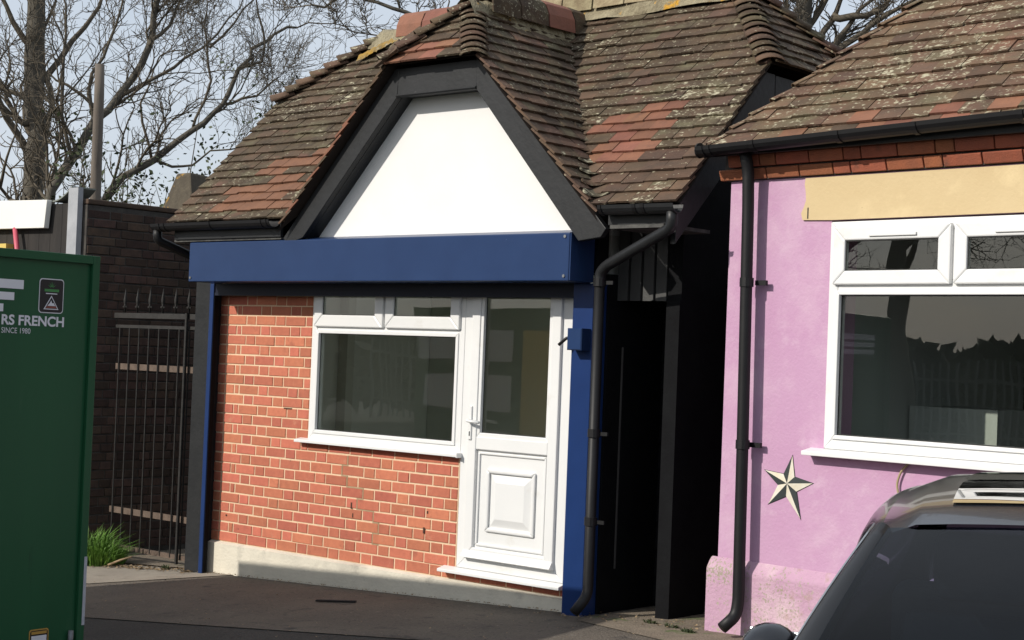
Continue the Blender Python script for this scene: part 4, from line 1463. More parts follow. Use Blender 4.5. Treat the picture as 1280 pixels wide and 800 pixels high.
for i, (x, y, nn_, h_) in enumerate(((4.15, -.10, 45, .03), (4.35, -.16, 50, .03), (4.52, -.24, 50, .03), (-0.5, -0.12, 50, .05))):
    tag(grass('weed', (x, y, gz(x, y) + .011), nn_, .045, .02, h_, 60 + i, 'leaf_dark'), ['tiny weed sprouting at the mouth of the dark passage', 'low weeds in the dirt between kiosk and pink shop', 'small weed at the foot of the pink plinth', 'small weed at the foot of the black pilaster'][i], 'weed', 'weeds along the wall foot')
stk = MB().tube([(-1.0, -.30, gz(-1, -.3) + .03), (-.88, -.27, gz(-.9, -.27) + .075), (-.80, -.22, gz(-.8, -.2) + .10)], [.010, .009, .006], 6)
tag(stk.build('dry_stalk', 'leaf_litter', smooth=True), 'curved dry stalk lying beside the grass tuft', 'stalk')

# ------------------------------------------------------------------ green trailer
# frame: x = across (towards the shop front side), y along the visible side, origin at the far right corner on the ground
ta = R(4)
TRZ = gz(2.52, -2.90)
TS, TZ = 0.893, 0.9585
TR = thing('box_trailer', 'dark green steel box trailer with white company lettering', 'trailer', (2.52, -2.90, TRZ), 0)
gdir = Vector((math.sin(ta), -math.cos(ta), 0))
ndir = Vector((math.cos(ta), math.sin(ta), 0))
def tp(s, z, off=0.0):
    """point on the lettered side: s metres from the far edge, world height z, off metres proud"""
    q = gdir * s * TS + ndir * off
    return (q.x, q.y, 1.41 + (z - 1.41) * TZ - TRZ)
def tzi(z):
    return 1.41 + (z - 1.41) / TZ
def tslab(s0, s1, z0, z1, o0, o1):
    return MB().prism([tp(s0, z0, o0), tp(s1, z0, o0), tp(s1, z1, o0), tp(s0, z1, o0)], ndir * (o1 - o0))
TL, TWD, TT = 1.35, 3.66, 1.88
b0 = tzi(TRZ + 0.06)
b_ = MB()
b_.prism([tp(0.0, b0, -TWD), tp(TL, b0, -TWD), tp(TL, b0, -0.022), tp(0.0, b0, -0.022)], (0, 0, (TT - b0) * TZ - 0.002))
body = b_.build('body', 'green_steel', TR)
fr = MB()
for (s0, s1, z0, z1) in ((0, .052, b0, TT), (TL - .052, TL, b0, TT), (.052, TL - .052, TT - .046, TT), (.052, TL - .052, b0, b0 + .06)):
    q = tslab(s0, s1, z0, z1, -0.021, 0.0)
    fr.add(q.v, q.f)
fr.build('side_frame', 'green_steel', body, bevel=0.003)
for s_, o_ in ((0.03, -0.06), (0.03, -TWD + .06), (TL - .1, -0.06), (TL - .1, -TWD + .06)):
    tslab(s_, s_ + .08, tzi(TRZ), b0, o_ - .05, o_ + .03).build('foot', 'steel', TR)
tslab(0.002, 0.022, -0.150, 0.225, 0.0005, 0.003).build('reflector_strip', 'reflector', TR)
for s0, z0, z1 in ((0.515, 1.672, 1.720), (0.575, 1.611, 1.652), (0.644, 1.549, 1.590)):
    tslab(s0, 1.15, z0, z1, -0.0215, -0.0195).build('logo_bar', 'print_white', TR)

def text_mesh(txt, size, name, mat, s_left, zbase, width, parent, bold=0.0, off=-0.0190):
    cu = bpy.data.curves.new('t', 'FONT')
    cu.body = txt
    cu.size = size
    cu.offset = bold
    to = bpy.data.objects.new('t', cu)
    COL.objects.link(to)
    dg = bpy.context.evaluated_depsgraph_get()
    me = bpy.data.meshes.new_from_object(to.evaluated_get(dg))
    bpy.data.objects.remove(to)
    xs = [v_.co.x for v_ in me.vertices]
    ys = [v_.co.y for v_ in me.vertices]
    x0, x1 = min(xs), max(xs)
    y0, y1 = min(ys), max(ys)
    for v_ in me.vertices:
        s_ = s_left - (v_.co.x - x0) / (x1 - x0) * width
        v_.co = Vector(tp(s_, zbase + (v_.co.y - y0) / (y1 - y0) * size, off))
    me.materials.clear()
    me.materials.append(MATS[mat])
    return link(name, me, parent)
text_mesh('RS FRENCH', 0.055, 'lettering', 'print_white', 0.652, 1.480, 0.425, TR, bold=0.0016)
text_mesh('SINCE 1980', 0.029, 'lettering', 'print_white', 0.650, 1.437, 0.194, TR)
def rounded(s0, s1, z0, z1, r, off):
    pts = []
    for (cs_, cz_, a0) in ((s0 + r, z0 + r, 180), (s1 - r, z0 + r, 270), (s1 - r, z1 - r, 0), (s0 + r, z1 - r, 90)):
        for k in range(5):
            a = R(a0 + 22.5 * k)
            pts.append((cs_ + r * math.cos(a), cz_ + r * math.sin(a)))
    return pts
def flat(pts, off, name, mat, parent):
    m_ = MB().add([tp(s_, z, off) for s_, z in pts], [tuple(range(len(pts)))])
    return m_.build(name, mat, parent, fix=False)
stk_ = flat(rounded(0.237, 0.408, 1.552, 1.738, .02, 0), -0.0205, 'sticker', 'print_white', TR)
flat(rounded(0.242, 0.403, 1.557, 1.733, .017, 0), -0.0195, 'sticker_field', 'print_black', stk_)
flat([(0.375, 1.572), (0.27, 1.572), (0.3225, 1.648)], -0.0185, 'sticker_triangle', 'print_white', stk_)
flat([(0.365, 1.577), (0.28, 1.577), (0.3225, 1.639)], -0.0175, 'sticker_triangle', 'print_black', stk_)
flat([(0.360, 1.580), (0.285, 1.580), (0.290, 1.590), (0.355, 1.590)], -0.0165, 'sticker_stripe', 'print_red', stk_)
flat([(0.350, 1.592), (0.295, 1.592), (0.308, 1.608), (0.318, 1.606), (0.324, 1.622), (0.335, 1.606)], -0.0165, 'sticker_mountain', 'print_white', stk_)
flat([(0.362, 1.655), (0.283, 1.655), (0.283, 1.660), (0.362, 1.660)], -0.0185, 'sticker_stripe', 'print_white', stk_)
flat([(0.372, 1.668), (0.272, 1.668), (0.272, 1.682), (0.372, 1.682)], -0.0185, 'sticker_stripe', 'print_green', stk_)
for k in range(5):
    a = R(30 + 30 * k)
    c_, s_ = math.cos(a), math.sin(a)
    flat([(0.3225 - s_ * .004 + c_ * .008, 1.688 + c_ * -.004 + s_ * .008), (0.3225 + c_ * .036, 1.688 + s_ * .036), (0.3225 + s_ * .004 + c_ * .008, 1.688 + c_ * .004 + s_ * .008)], -0.0185, 'sticker_leaf', 'print_green', stk_)
wst = flat(rounded(0.235, 0.37, -0.30, -0.145, .015, 0), -0.0205, 'warning_sticker', 'print_yellow', TR)
flat(rounded(0.242, 0.363, -0.293, -0.152, .012, 0), -0.0195, 'sticker_field', 'print_black', wst)
flat([(0.25, -0.172), (0.355, -0.172), (0.355, -0.157), (0.25, -0.157)], -0.0185, 'sticker_stripe', 'print_yellow', wst)
flat([(0.25, -0.215), (0.355, -0.215), (0.355, -0.18), (0.25, -0.18)], -0.0185, 'sticker_stripe', 'print_white', wst)
lt_ = MB().tube([tp(0.095, -0.172, 0.0), tp(0.095, -0.27, 0.0)], 0.014, 8)
lt_.build('latch', 'steel', TR, smooth=True)
# rear end of trailer (seen mirrored in the shop glass): pale and yellow panels
def rear(o0, o1, z0, z1, name, mat):
    MB().prism([tp(-0.004, z0, o0), tp(-0.004, z0, o1), tp(-0.004, z1, o1), tp(-0.004, z1, o0)], -gdir * 0.006).build(name, mat, body)
rear(-3.62, -2.32, 1.37, 1.66, 'rear_panel', 'trailer_white')
rear(-3.50, -2.32, 0.90, 1.23, 'rear_panel', 'trailer_white')
rear(-3.10, -2.32, 0.38, 0.72, 'rear_panel', 'trailer_white')
rear(-2.18, -1.40, 0.35, 1.66, 'rear_panel', 'trailer_yellow')

# ------------------------------------------------------------------ car (own frame: +x forward, +y left, z up from the ground)
ch = Vector((CR.x, CR.y, 0)).normalized()
cfw = Vector((CF.x, CF.y, 0)).normalized()
hdg = (ch * -0.34 + cfw * -0.94).normalized()
hc = CAM + ch * 1.36 + cfw * 3.41          # plan position of the windscreen header centre
CGZ = gz(hc.x, hc.y)
CARL = hc - hdg * 0.25
CARX = thing('parked_car', 'black car parked nose out in front of the pink shop', 'car', (CARL.x, CARL.y, CGZ), math.atan2(hdg.y, hdg.x))
H0 = 1.414 - CGZ                            # camera height above the ground here
zh = 1.072 - CGZ                            # header height
def patch(nu, nv, fn):
    m_ = MB()
    m_.v = [tuple(fn(i / nu, j / nv)) for i in range(nu + 1) for j in range(nv + 1)]
    m_.f = [(i * (nv + 1) + j, (i + 1) * (nv + 1) + j, (i + 1) * (nv + 1) + j + 1, i * (nv + 1) + j + 1) for i in range(nu) for j in range(nv)]
    m_.mi = [0] * len(m_.f)
    return m_
def lerp(a, b, t):
    return a + (b - a) * t
hx_, hw = 0.25, 0.565          # header x, half width
cx_, cw, cz_ = 1.10, 0.70, zh - 0.37   # cowl
rz_ = zh + 0.075
def roof_pt(u, v_):
    x = lerp(hx_, -1.25, u)
    half = lerp(hw, 0.54, u) * (1 + 0.05 * math.sin(math.pi * u))
    y = lerp(-half, half, v_)
    q = (2 * v_ - 1)
    z = zh + 0.020 * (1 - math.exp(-14 * u)) + 0.06 * math.sin(math.pi * min(1, u * 0.62 + 0.02)) - 0.05 * u * u + 0.028 * (1 - q * q) - 0.028 * max(0, abs(q) - .85) / .15
    return (x + 0.03 * (1 - q * q) * (1 - u), y, z)
rf = patch(16, 14, roof_pt).build('car_roof', 'car_paint', CARX, smooth=True)
def ws_pt(u, v_):
    q = 2 * v_ - 1
    x = lerp(hx_, cx_, u) + 0.03 * (1 - q * q) + 0.03 * u * (1 - q * q)
    half = lerp(hw - .02, cw - .02, u)
    z = lerp(zh - 0.002, cz_, u) + 0.028 * (1 - q * q) * (1 - u) + 0.035 * math.sin(math.pi * u) * .6
    return (x, half * q, z)
patch(14, 14, ws_pt).build('windscreen', 'car_glass', CARX, smooth=True)
for sg in (-1, 1):
    # A pillar
    pts_ = [ws_pt(i / 14, .5 + sg * .5) for i in range(15)]
    m_ = MB().tube([(p[0] - .018, p[1] + sg * .014, p[2] - .008) for p in pts_], [lerp(.019, .030, i / 14) for i in range(15)], 12)
    m_.build('pillar', 'pillar_black', CARX, smooth=True)
    m_ = MB().tube([(p[0] - .045, p[1] + sg * lerp(.036, .046, i / 14), p[2] + .002) for i, p in enumerate(pts_)], 0.003, 6)
    m_.build('trim_strip', 'car_chrome', CARX, smooth=True)
    def cant(u, v_, sg=sg):
        p = roof_pt(u, 0.5 + sg * 0.5)
        a = v_ * R(90)
        return (p[0], p[1] + sg * .055 * math.sin(a), p[2] - 0.055 * (1 - math.cos(a)))
    patch(16, 5, cant).build('roof_rail', 'car_paint', CARX, smooth=True)
    def sg_pt(u, v_, sg=sg):
        xt = lerp(hx_ - .05, -1.2, u)
        xb = lerp(cx_ - .1, -1.55, u)
        pt = roof_pt(max(0, min(1, (hx_ - xt) / 1.5)), .5 + sg * .5)
        return (lerp(xt, xb, v_), lerp(pt[1] + sg * .054, sg * .76, v_), lerp(pt[2] - .056, cz_ - .06, v_))
    def qp(u, v_, sg=sg):
        a_ = ws_pt(v_, .5 + sg * .5)
        a_ = (a_[0] - .012, a_[1] + sg * .012, a_[2] - .006)
        b_ = sg_pt(0.0, v_)
        return tuple(lerp(a_[k], b_[k], u) for k in range(3))
    patch(3, 8, qp).build('quarter_panel', 'pillar_black', CARX, smooth=True)
    patch(12, 6, sg_pt).build('side_window', 'privacy_glass', CARX, smooth=True)
    patch(2, 6, lambda u, v_: (lambda p: (p[0], p[1] + sg * .004, p[2]))(sg_pt(lerp(.46, .53, u), v_))).build('pillar', 'car_trim', CARX, smooth=True)
    def cp_(u, v_, sg=sg):
        a_ = sg_pt(1.0, v_)
        b_ = (lerp(-1.25, -1.75, v_), sg * .52 * lerp(1, 1.2, v_), lerp(zh - .02, cz_ + .02, v_))
        return tuple(lerp(a_[k], b_[k], u) for k in range(3))
    patch(3, 6, cp_).build('pillar', 'car_paint', CARX, smooth=True)
    # mirror
    mr_ = bpy.data.meshes.new('mirror')
    bm = bmesh.new()
    bmesh.ops.create_uvsphere(bm, u_segments=20, v_segments=12, radius=1)
    for v_ in bm.verts:
        v_.co.x = v_.co.x * 0.075 if v_.co.x > 0 else v_.co.x * 0.02
        v_.co.y *= 0.066
        v_.co.z = (abs(v_.co.z) ** .8) * (1 if v_.co.z > 0 else -1) * 0.072
    bm.to_mesh(mr_)
    bm.free()
    mr_.materials.append(MATS['car_paint'])
    mr_.shade_smooth()
    mo = link('mirror', mr_, CARX)
    mo.location = (0.62, sg * 0.725, 0.895 - 0.07 - CGZ)
    mo.rotation_euler = (0, 0, sg * R(12))
    MB().box(-0.026, -0.018, -0.06, 0.06, -0.055, 0.055).build('mirror_glass', 'car_chrome', mo, bevel=.01)
    MB().tube([(0.66, sg * 0.64, cz_ - .01), (0.64, sg * 0.70, cz_ + .05)], 0.025, 8).build('mirror_arm', 'car_trim', CARX)
# sunroof panels with pale edge
def roofp(u, v_, off=.004):
    p = roof_pt(u, v_)
    return (p[0], p[1], p[2] + off)
patch(6, 10, lambda u, v_: roofp(lerp(.12, .40, u), lerp(.13, .87, v_))).build('sunroof', 'sunroof_glass', CARX, smooth=True)
patch(6, 10, lambda u, v_: roofp(lerp(.43, .75, u), lerp(.13, .87, v_))).build('sunroof', 'sunroof_glass', CARX, smooth=True)
# rear glass
MB().box(-1.9, -1.55, -.62, .62, cz_ - .05, cz_ - .02).build('parcel_shelf', 'car_trim', CARX)
patch(6, 8, lambda u, v_: (lerp(-1.25, -1.75, u), lerp(-.52, .52, v_) * lerp(1, 1.2, u), lerp(zh - .02, cz_ + .02, u))).build('rear_window', 'privacy_glass', CARX, smooth=True)
# lower body: lofted sections (x, half width, sill z, shoulder z, top z)
secs = [(-2.15, .70, .42, .70, .80), (-2.05, .82, .26, .82, cz_ - .06), (-1.75, .88, .20, .90, cz_ + .0), (-1.2, .895, .18, .88, cz_ + .0), (0, .90, .18, .86, cz_ - .005),
        (0.8, .90, .18, .85, cz_ - .01), (1.15, .89, .18, .83, cz_ - .02), (1.6, .87, .20, .78, cz_ - .08), (1.95, .84, .22, .70, cz_ - .14), (2.15, .74, .26, .58, cz_ - .26), (2.22, .62, .34, .5, cz_ - .36)]
m_ = MB()
prof_n = 0
for (x, hw_, z0, z1, zt_) in secs:
    hw_ *= 0.90
    top_in = hw_ * (0.93 if -1.9 < x < 1.0 else 0.85)
    ring = [(-hw_ * .9, z0), (-hw_, z0 + .12), (-hw_ * 1.005, (z0 + z1) / 2), (-hw_, z1), (-top_in, zt_), (0, zt_ + .035), (top_in, zt_), (hw_, z1), (hw_ * 1.005, (z0 + z1) / 2), (hw_, z0 + .12), (hw_ * .9, z0)]
    prof_n = len(ring)
    m_.v += [(x, y, z) for y, z in ring]
for i in range(len(secs) - 1):
    for k in range(prof_n):
        if k in (4, 5) and -1.76 < secs[i][0] < 1.0 and i not in (0, 1):
            continue            # open to the cabin
        k2 = (k + 1) % prof_n
        m_.f.append((i * prof_n + k, (i + 1) * prof_n + k, (i + 1) * prof_n + k2, i * prof_n + k2))
        m_.mi.append(0)
m_.f += [tuple(range(prof_n)), tuple(range((len(secs) - 1) * prof_n, len(secs) * prof_n))[::-1]]
m_.mi += [0, 0]
m_.build('body', 'car_paint', CARX, smooth=True)
MB().box(-1.7, 1.0, -.70, .70, .30, .34).build('cabin_floor', 'car_trim', CARX)
MB().box(0.72, 1.04, -.64, .64, .5, cz_ - .03).build('dashboard', 'car_trim', CARX, bevel=.04)
for sg in (-1, 1):
    s_ = MB()
    s_.prism([(-0.15, sg * .36 - .22, cz_ - .42), (-0.02, sg * .36 - .22, cz_ - .42), (-0.22, sg * .36 - .20, zh - .24), (-0.32, sg * .36 - .20, zh - .26)], (0, .42, 0))
    s_.box(-.1, .42, sg * .36 - .22, sg * .36 + .22, cz_ - .55, cz_ - .40)
    st_ = s_.build('seat', 'car_seat', CARX, bevel=.03)
    MB().box(-.34, -.24, sg * .36 - .13, sg * .36 + .13, zh - .22, zh - .05).build('headrest', 'car_seat', st_, bevel=.03)
    MB().box(-1.15, -.95, sg * .42 - .25, sg * .42 + .25, cz_ - .4, zh - .28).build('seat', 'car_seat', CARX, bevel=.03)
    for xw in (1.38, -1.35):
        wh = MB()
        rs = [(0.20, .0), (.31, .0), (.325, .03), (.325, .17), (.31, .2), (.20, .2)]
        NS = 24
        for r_, o_ in rs:
            for k in range(NS):
                a = 2 * math.pi * k / NS
                wh.v.append((r_ * math.cos(a), (o_ - .1), r_ * math.sin(a)))
        for i in range(len(rs)):
            i2 = (i + 1) % len(rs)
            for k in range(NS):
                wh.f.append((i * NS + k, i * NS + (k + 1) % NS, i2 * NS + (k + 1) % NS, i2 * NS + k))
                wh.mi.append(0)
        wo = wh.build('wheel', 'tyre', CARX, smooth=True)
        wo.location = (xw, sg * .74, .325)
        rm_ = MB()
        for k in range(5):
            a = 2 * math.pi * k / 5
            u = Vector((math.cos(a), 0, math.sin(a)))
            v_ = Vector((-math.sin(a), 0, math.cos(a)))
            rm_.prism([v_ * -.03 + Vector((0, sg * .06, 0)), u * .21 + v_ * -.04 + Vector((0, sg * .075, 0)), u * .21 + v_ * .04 + Vector((0, sg * .075, 0)), v_ * .03 + Vector((0, sg * .06, 0))], (0, -sg * .03, 0))
        rm_.build('rim', 'car_chrome', wo)
    hl = MB().box(2.02, 2.13, sg * .62 - .14, sg * .62 + .14, .60, .70)
    hl.build('headlight', 'lamp_lens', CARX, bevel=.03)

# ------------------------------------------------------------------ wooden post, trees
wp = MB().tube([(-4.23, 1.61, -0.4), (-4.23, 1.61, 2.9), (-4.235, 1.605, 3.9), (-4.24, 1.6, 4.22)], [.064, .056, .050, .047], 10)
wpo = wp.build('wooden_pole', 'post_wood', smooth=True)
tag(wpo, 'tall weathered round timber pole behind the dark wall', 'pole')

class Tree:
    def __init__(self, seed, twig_len, dens):
        self.r = random.Random(seed)
        self.trunk, self.br = MB(), MB()
        self.dens, self.tl = dens, twig_len

    def path(self, pts, jitter=0.25):
        """smooth a limb, give it its own depth"""
        pts = [Vector(p) for p in pts]
        res = []
        for i in range(len(pts) - 1):
            p0, p1, p2, p3 = pts[max(i - 1, 0)], pts[i], pts[i + 1], pts[min(i + 2, len(pts) - 1)]
            n = max(3, int((p2 - p1).length / 0.35))
            for k in range(n):
                t = k / n
                res.append(0.5 * (2 * p1 + (p2 - p0) * t + (2 * p0 - 5 * p1 + 4 * p2 - p3) * t * t + (3 * p1 - p0 - 3 * p2 + p3) * t ** 3))
        res.append(pts[-1])
        for i in range(1, len(res)):
            res[i] += Vector((self.r.gauss(0, .03), self.r.gauss(0, .03), self.r.gauss(0, .02)))
        return res

    def limb(self, pts, r0, r1, target, lvl=1):
        P = self.path(pts)
        n = len(P)
        rad = [lerp(r0, r1, i / (n - 1)) * (1 + .06 * self.r.uniform(-1, 1)) for i in range(n)]
        target.tube(P, rad, 8 if r0 > .09 else 6)
        for i in range(2, n):
            if P[i].z < 2.4:
                continue
            for _ in range(2):
                if self.r.random() < self.dens * .46:
                    d = (P[i] - P[i - 1]).normalized()
                    self.spawn(P[i], d, self.tl * self.r.uniform(.5, 1.15), max(.010, rad[i] * .42), 3)
        self.spawn(P[-1], (P[-1] - P[-2]).normalized(), self.tl * .9, r1 * .8, 3)

    def spawn(self, p, d, L, r, lvl):
        rr = self.r
        ax = Vector((rr.gauss(0, 1), rr.gauss(0, 1), rr.gauss(0, 1))).normalized()
        side = d.cross(ax)
        if side.length < .01:
            return
        side.normalize()
        ang = rr.uniform(.45, 1.15)
        dv = (d * math.cos(ang) + side * math.sin(ang) + Vector((0, 0, .22))).normalized()
        n = 6 if lvl > 1 else 4
        pts = [p.copy()]
        for i in range(n):
            dv = (dv + Vector((rr.gauss(0, .21), rr.gauss(0, .21), rr.gauss(.03, .19)))).normalized()
            pts.append(pts[-1] + dv * L / n)
        r = min(r, 0.05)
        tip = max(.0035, r * .35)
        self.br.tube(pts, [lerp(r, tip, i / n) for i in range(n + 1)], 5 if r > .02 else 3, cap=False)
        if lvl > 0:
            for i in range(1, n + 1):
                k = (1 if rr.random() < .85 else 0) if lvl > 1 else (1 if rr.random() < .6 else 0)
                if lvl == 3 and rr.random() < .25:
                    k += 1
                for _ in range(k):
                    dd = (pts[i] - pts[i - 1]).normalized()
                    self.spawn(pts[i], dd, L * rr.uniform(.38, .66), max(.0045, r * .55), lvl - 1)

TA = [[(-12.19, 5.88, 2.55), (-12.2, 5.86, 3.6), (-12.2, 5.86, 4.64), (-12.24, 5.8, 5.75), (-12.25, 5.77, 6.98), (-12.32, 5.65, 9.07)],
      [(-12.22, 5.82, 5.75), (-12.38, 5.56, 6.22), (-12.64, 5.13, 7.02)], [(-12.22, 5.82, 5.26), (-12.1, 6.4, 6.02), (-11.99, 6.9, 6.91)],
      [(-12.22, 5.82, 4.15), (-12.42, 5.3, 5.1), (-12.61, 4.9, 5.8)], [(-12.21, 5.84, 4.77), (-12.35, 5.62, 4.74), (-12.66, 5.09, 5.31)],
      [(-12.24, 5.8, 6.37), (-12.15, 5.93, 7.13), (-11.99, 6.19, 8.16)], [(-12.2, 5.85, 3.78), (-12.09, 6.02, 4.54), (-12.1, 6.02, 5.28), (-12.16, 5.92, 5.89), (-12.08, 6.05, 6.64)]]
TB = [[(-10.36, 5.03, 2.82), (-10.35, 5.04, 3.5), (-10.11, 5.41, 4.34), (-9.87, 5.76, 4.94), (-9.66, 6.06, 5.67), (-9.59, 6.15, 6.37), (-9.51, 6.27, 7.44)],
      [(-10.11, 5.41, 4.34), (-10.08, 5.45, 5.26), (-9.9, 5.72, 5.98), (-9.85, 5.79, 6.8)], [(-9.87, 5.76, 4.94), (-9.55, 6.21, 5.28), (-9.22, 6.65, 5.73), (-8.89, 7.08, 6.35)],
      [(-10.22, 5.24, 3.98), (-10.33, 5.07, 4.99), (-10.29, 5.13, 5.8), (-10.4, 4.96, 6.7)], [(-9.66, 6.06, 5.67), (-9.47, 6.32, 6.04), (-9.32, 6.52, 6.76)],
      [(-9.99, 5.59, 4.64), (-10.18, 5.3, 4.9), (-10.43, 4.92, 5.21)]]
TC = [[(-14.97, 8.94, 2.93), (-14.88, 9.07, 4.09), (-14.45, 9.67, 4.71), (-14.04, 10.22, 5.27), (-13.72, 10.64, 5.81), (-13.54, 10.86, 6.49), (-13.29, 11.18, 7.0), (-12.89, 11.65, 7.35)],
      [(-14.04, 10.22, 5.27), (-13.88, 10.44, 6.23), (-13.93, 10.37, 6.96), (-13.91, 10.39, 7.69)], [(-13.72, 10.64, 5.81), (-13.35, 11.1, 6.03), (-13.08, 11.42, 6.39)],
      [(-14.45, 9.67, 4.71), (-14.11, 10.13, 4.6), (-13.81, 10.52, 4.93), (-13.23, 11.24, 5.13)], [(-13.54, 10.86, 6.49), (-13.28, 11.19, 6.74), (-13.34, 11.11, 7.47), (-13.4, 11.04, 8.05)],
      [(-14.45, 9.67, 4.71), (-14.56, 9.52, 5.71), (-14.41, 9.72, 6.6)], [(-13.89, 10.42, 6.82), (-13.65, 10.72, 7.28), (-13.22, 11.26, 8.07)]]
TD = [[(-4.03, 6.49, 3.0), (-4.03, 6.49, 4.6), (-4.15, 6.37, 5.19), (-4.34, 6.18, 5.57), (-4.68, 5.82, 5.69), (-4.95, 5.53, 5.77), (-5.17, 5.28, 5.61)],
      [(-4.34, 6.18, 5.57), (-4.47, 6.05, 5.31), (-4.81, 5.69, 5.33), (-4.97, 5.51, 5.34)], [(-4.15, 6.37, 5.19), (-4.07, 6.45, 5.99)], [(-4.48, 6.04, 5.66), (-4.62, 5.89, 5.94)]]
TE = [[(-1.48, 10.94, 3.2), (-1.48, 10.94, 4.63), (-1.59, 10.88, 5.7), (-1.67, 10.83, 6.35), (-1.75, 10.78, 7.43)], [(-1.59, 10.88, 5.59), (-1.35, 11.02, 6.13), (-1.09, 11.17, 6.67)],
      [(-1.55, 10.9, 5.43), (-1.16, 11.14, 5.76), (-0.71, 11.38, 6.13), (-0.36, 11.57, 6.44)], [(-1.59, 10.88, 5.7), (-1.84, 10.72, 6.13), (-2.08, 10.57, 6.56)],
      [(-1.58, 10.89, 5.59), (-1.79, 10.76, 5.75), (-2.12, 10.55, 6.24), (-2.22, 10.48, 6.67)], [(-1.35, 11.02, 6.13), (-0.94, 11.26, 6.13), (-0.63, 11.43, 6.5)],
      [(-1.42, 10.98, 5.38), (-1.27, 11.07, 5.81), (-0.9, 11.28, 6.35)]]

def tree(name, limbs, r0, r1, rl, seed, tl, dens, label):
    t = Tree(seed, tl, dens)
    base = Vector(limbs[0][0])
    root = thing(name, label, 'tree', (base.x, base.y, -0.4), group='bare trees behind the buildings')
    first = [(base.x - .05, base.y, -0.4), (base.x, base.y, 1.2)] + limbs[0]
    t.limb(first, r0, r1, t.trunk)
    for L in limbs[1:]:
        t.limb(L, rl, rl * .35, t.br)
    off = Vector((base.x, base.y, -0.4))
    for m_ in (t.trunk, t.br):
        m_.v = [(x - off.x, y - off.y, z - off.z) for x, y, z in m_.v]
    t.trunk.build('trunk', 'bark', root, smooth=True, fix=False)
    t.br.build('crown', 'twig', root, smooth=True, fix=False)
    return root
tree('bare_tree', TA, .21, .11, .065, 5, 1.5, .30, 'large bare tree with the thickest upright grey trunk beyond the yard')
tree('bare_tree', TB, .10, .035, .035, 6, 1.5, .42, 'bare tree with a forked trunk sweeping towards the wooden pole')
tree('bare_tree', TC, .10, .022, .032, 9, 1.6, .42, 'bare tree spreading low branches between the pole and the kiosk roof')
tree('bare_tree', TD, .05, .014, .016, 12, .55, .55, 'thin bare branches rising behind the kiosk ridge')
tree('bare_tree', TE, .15, .09, .06, 15, 1.3, .80, 'dense bare tree seen between the two tiled roofs')

# evergreen shrubs behind the wall
def shrub(name, loc, rx, rz, n, seed, label):
    rr = random.Random(seed)
    root = thing(name, label, 'shrub', loc, group='evergreen shrubs behind the yard wall')
    st_ = MB()
    lv_ = MB()
    cl = []
    for i in range(46):
        a, q = rr.uniform(0, 6.283), math.sqrt(rr.random())
        top = Vector((q * rx * math.cos(a), q * rx * .6 * math.sin(a), rz * (0.55 + .45 * rr.random()) * (1 - .35 * q)))
        mid = Vector((top.x * .35, top.y * .35, top.z * .5))
        mid += Vector((rr.gauss(0, .2), rr.gauss(0, .2), 0))
        m3 = mid.lerp(top, .5) + Vector((rr.gauss(0, .15), rr.gauss(0, .15), 0))
        st_.tube([Vector((top.x * .1, top.y * .1, 0)), mid, m3, top], [.025, .014, .009, .004], 4, cap=False)
        for k in range(4):
            cl.append(mid.lerp(top, .45 + .18 * k) + Vector((rr.gauss(0, .15), rr.gauss(0, .15), rr.gauss(0, .15))))
    for i in range(n):
        c = rr.choice(cl) + Vector((rr.gauss(0, .14), rr.gauss(0, .14), rr.gauss(0, .12)))
        u = Vector((rr.gauss(0, 1), rr.gauss(0, 1), rr.gauss(0, 1))).normalized()
        v_ = u.cross(Vector((rr.gauss(0, 1), rr.gauss(0, 1), rr.gauss(0, 1)))).normalized()
        s = rr.uniform(.022, .045)
        lv_.add([c - u * s, c - v_ * s * .5, c + u * s, c + v_ * s * .5], [(0, 1, 2, 3)])
    st_.build('stems', 'twig', root, smooth=True, fix=False)
    lv_.build('foliage', 'leaf_dark', root, fix=False)
shrub('shrub', (-6.5, 3.1, -0.4), 1.1, 5.3, 2400, 3, 'thin evergreen shrub behind the dark wall left of the wooden pole')
shrub('shrub', (-5.95, 4.1, -0.4), 1.2, 5.5, 3800, 4, 'loose evergreen shrub between the wooden pole and the stone cap')
shrub('shrub', (-5.45, 5.05, -0.4), 0.9, 6.2, 3200, 5, 'tall dark evergreen shrub close to the kiosk roof edge')

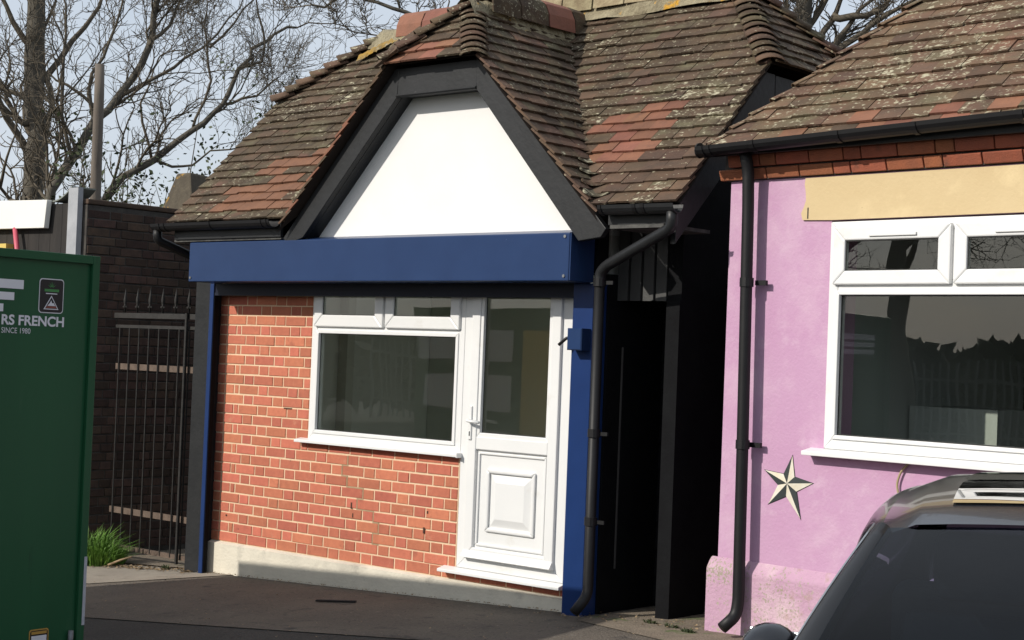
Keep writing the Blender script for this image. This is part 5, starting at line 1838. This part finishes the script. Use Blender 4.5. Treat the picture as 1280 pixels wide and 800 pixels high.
# ------------------------------------------------------------------ far side of the road, behind the photographer (seen mirrored in the glass)
def hedge(name, x0, x1, y, h, n, seed, label):
    rr = random.Random(seed)
    m_ = MB()
    for i in range(n):
        x = rr.uniform(x0, x1)
        hh = h * (.75 + .35 * noise.noise(Vector((x * .35, 0, seed))) + .12 * noise.noise(Vector((x * 1.7, 3, seed))))
        c = Vector((x, y + rr.gauss(0, .7), hh * rr.random() ** .6 - .3))
        u = Vector((rr.gauss(0, 1), rr.gauss(0, 1), rr.gauss(0, 1))).normalized()
        v_ = u.cross(Vector((rr.gauss(0, 1), rr.gauss(0, 1), rr.gauss(0, 1)))).normalized()
        s = rr.uniform(.2, .45)
        m_.add([c - u * s, c - v_ * s * .6, c + u * s, c + v_ * s * .6], [(0, 1, 2, 3)])
    o = m_.build(name, 'far_hedge', fix=False)
    tag(o, label, 'hedge')
hedge('hedge', -34, 16, -27, 2.9, 14000, 3, 'dark evergreen hedge on the far side of the road')
PF = thing('palisade_fence', 'steel palisade fence in front of the far hedge', 'fence', (-6, -24.5, -0.5))
pm_ = MB().box(-.035, .035, -.01, .01, 0, 2.2).mesh('pale', 'fence_steel')
for i in range(150):
    o = link('pale', pm_, PF)
    o.location = (-18 + i * .24, 0, 0)
MB().box(-18, 18, .012, .05, .5, .56).build('rail', 'fence_steel', PF)
MB().box(-18, 18, .012, .05, 1.8, 1.86).build('rail', 'fence_steel', PF)
def far_tree(x, y, h, seed, label):
    t = Tree(seed, 2.6, .5)
    rr = random.Random(seed)
    root = thing('roadside_tree', label, 'tree', (x, y, -.5), group='roadside trees across the road')
    pts = [(0, 0, 0), (.1, 0, h * .25), (-.05, .1, h * .5), (.1, 0, h * .75), (0, 0, h)]
    t.limb(pts, .28, .05, t.trunk)
    for k in range(9):
        a = rr.uniform(0, 6.28)
        z = h * rr.uniform(.3, .8)
        L = h * .38
        t.limb([(0, 0, z), (math.cos(a) * L * .5, math.sin(a) * L * .5, z + L * .35), (math.cos(a) * L, math.sin(a) * L, z + L * .6)], .11, .03, t.br)
    t.trunk.build('trunk', 'bark', root, smooth=True, fix=False)
    t.br.build('crown', 'twig', root, smooth=True, fix=False)
far_tree(-13.5, -21.5, 8.5, 71, 'bare roadside tree in front of the far hedge')
far_tree(-9.9, -20.2, 9.5, 74, 'taller bare roadside tree by the palisade fence')
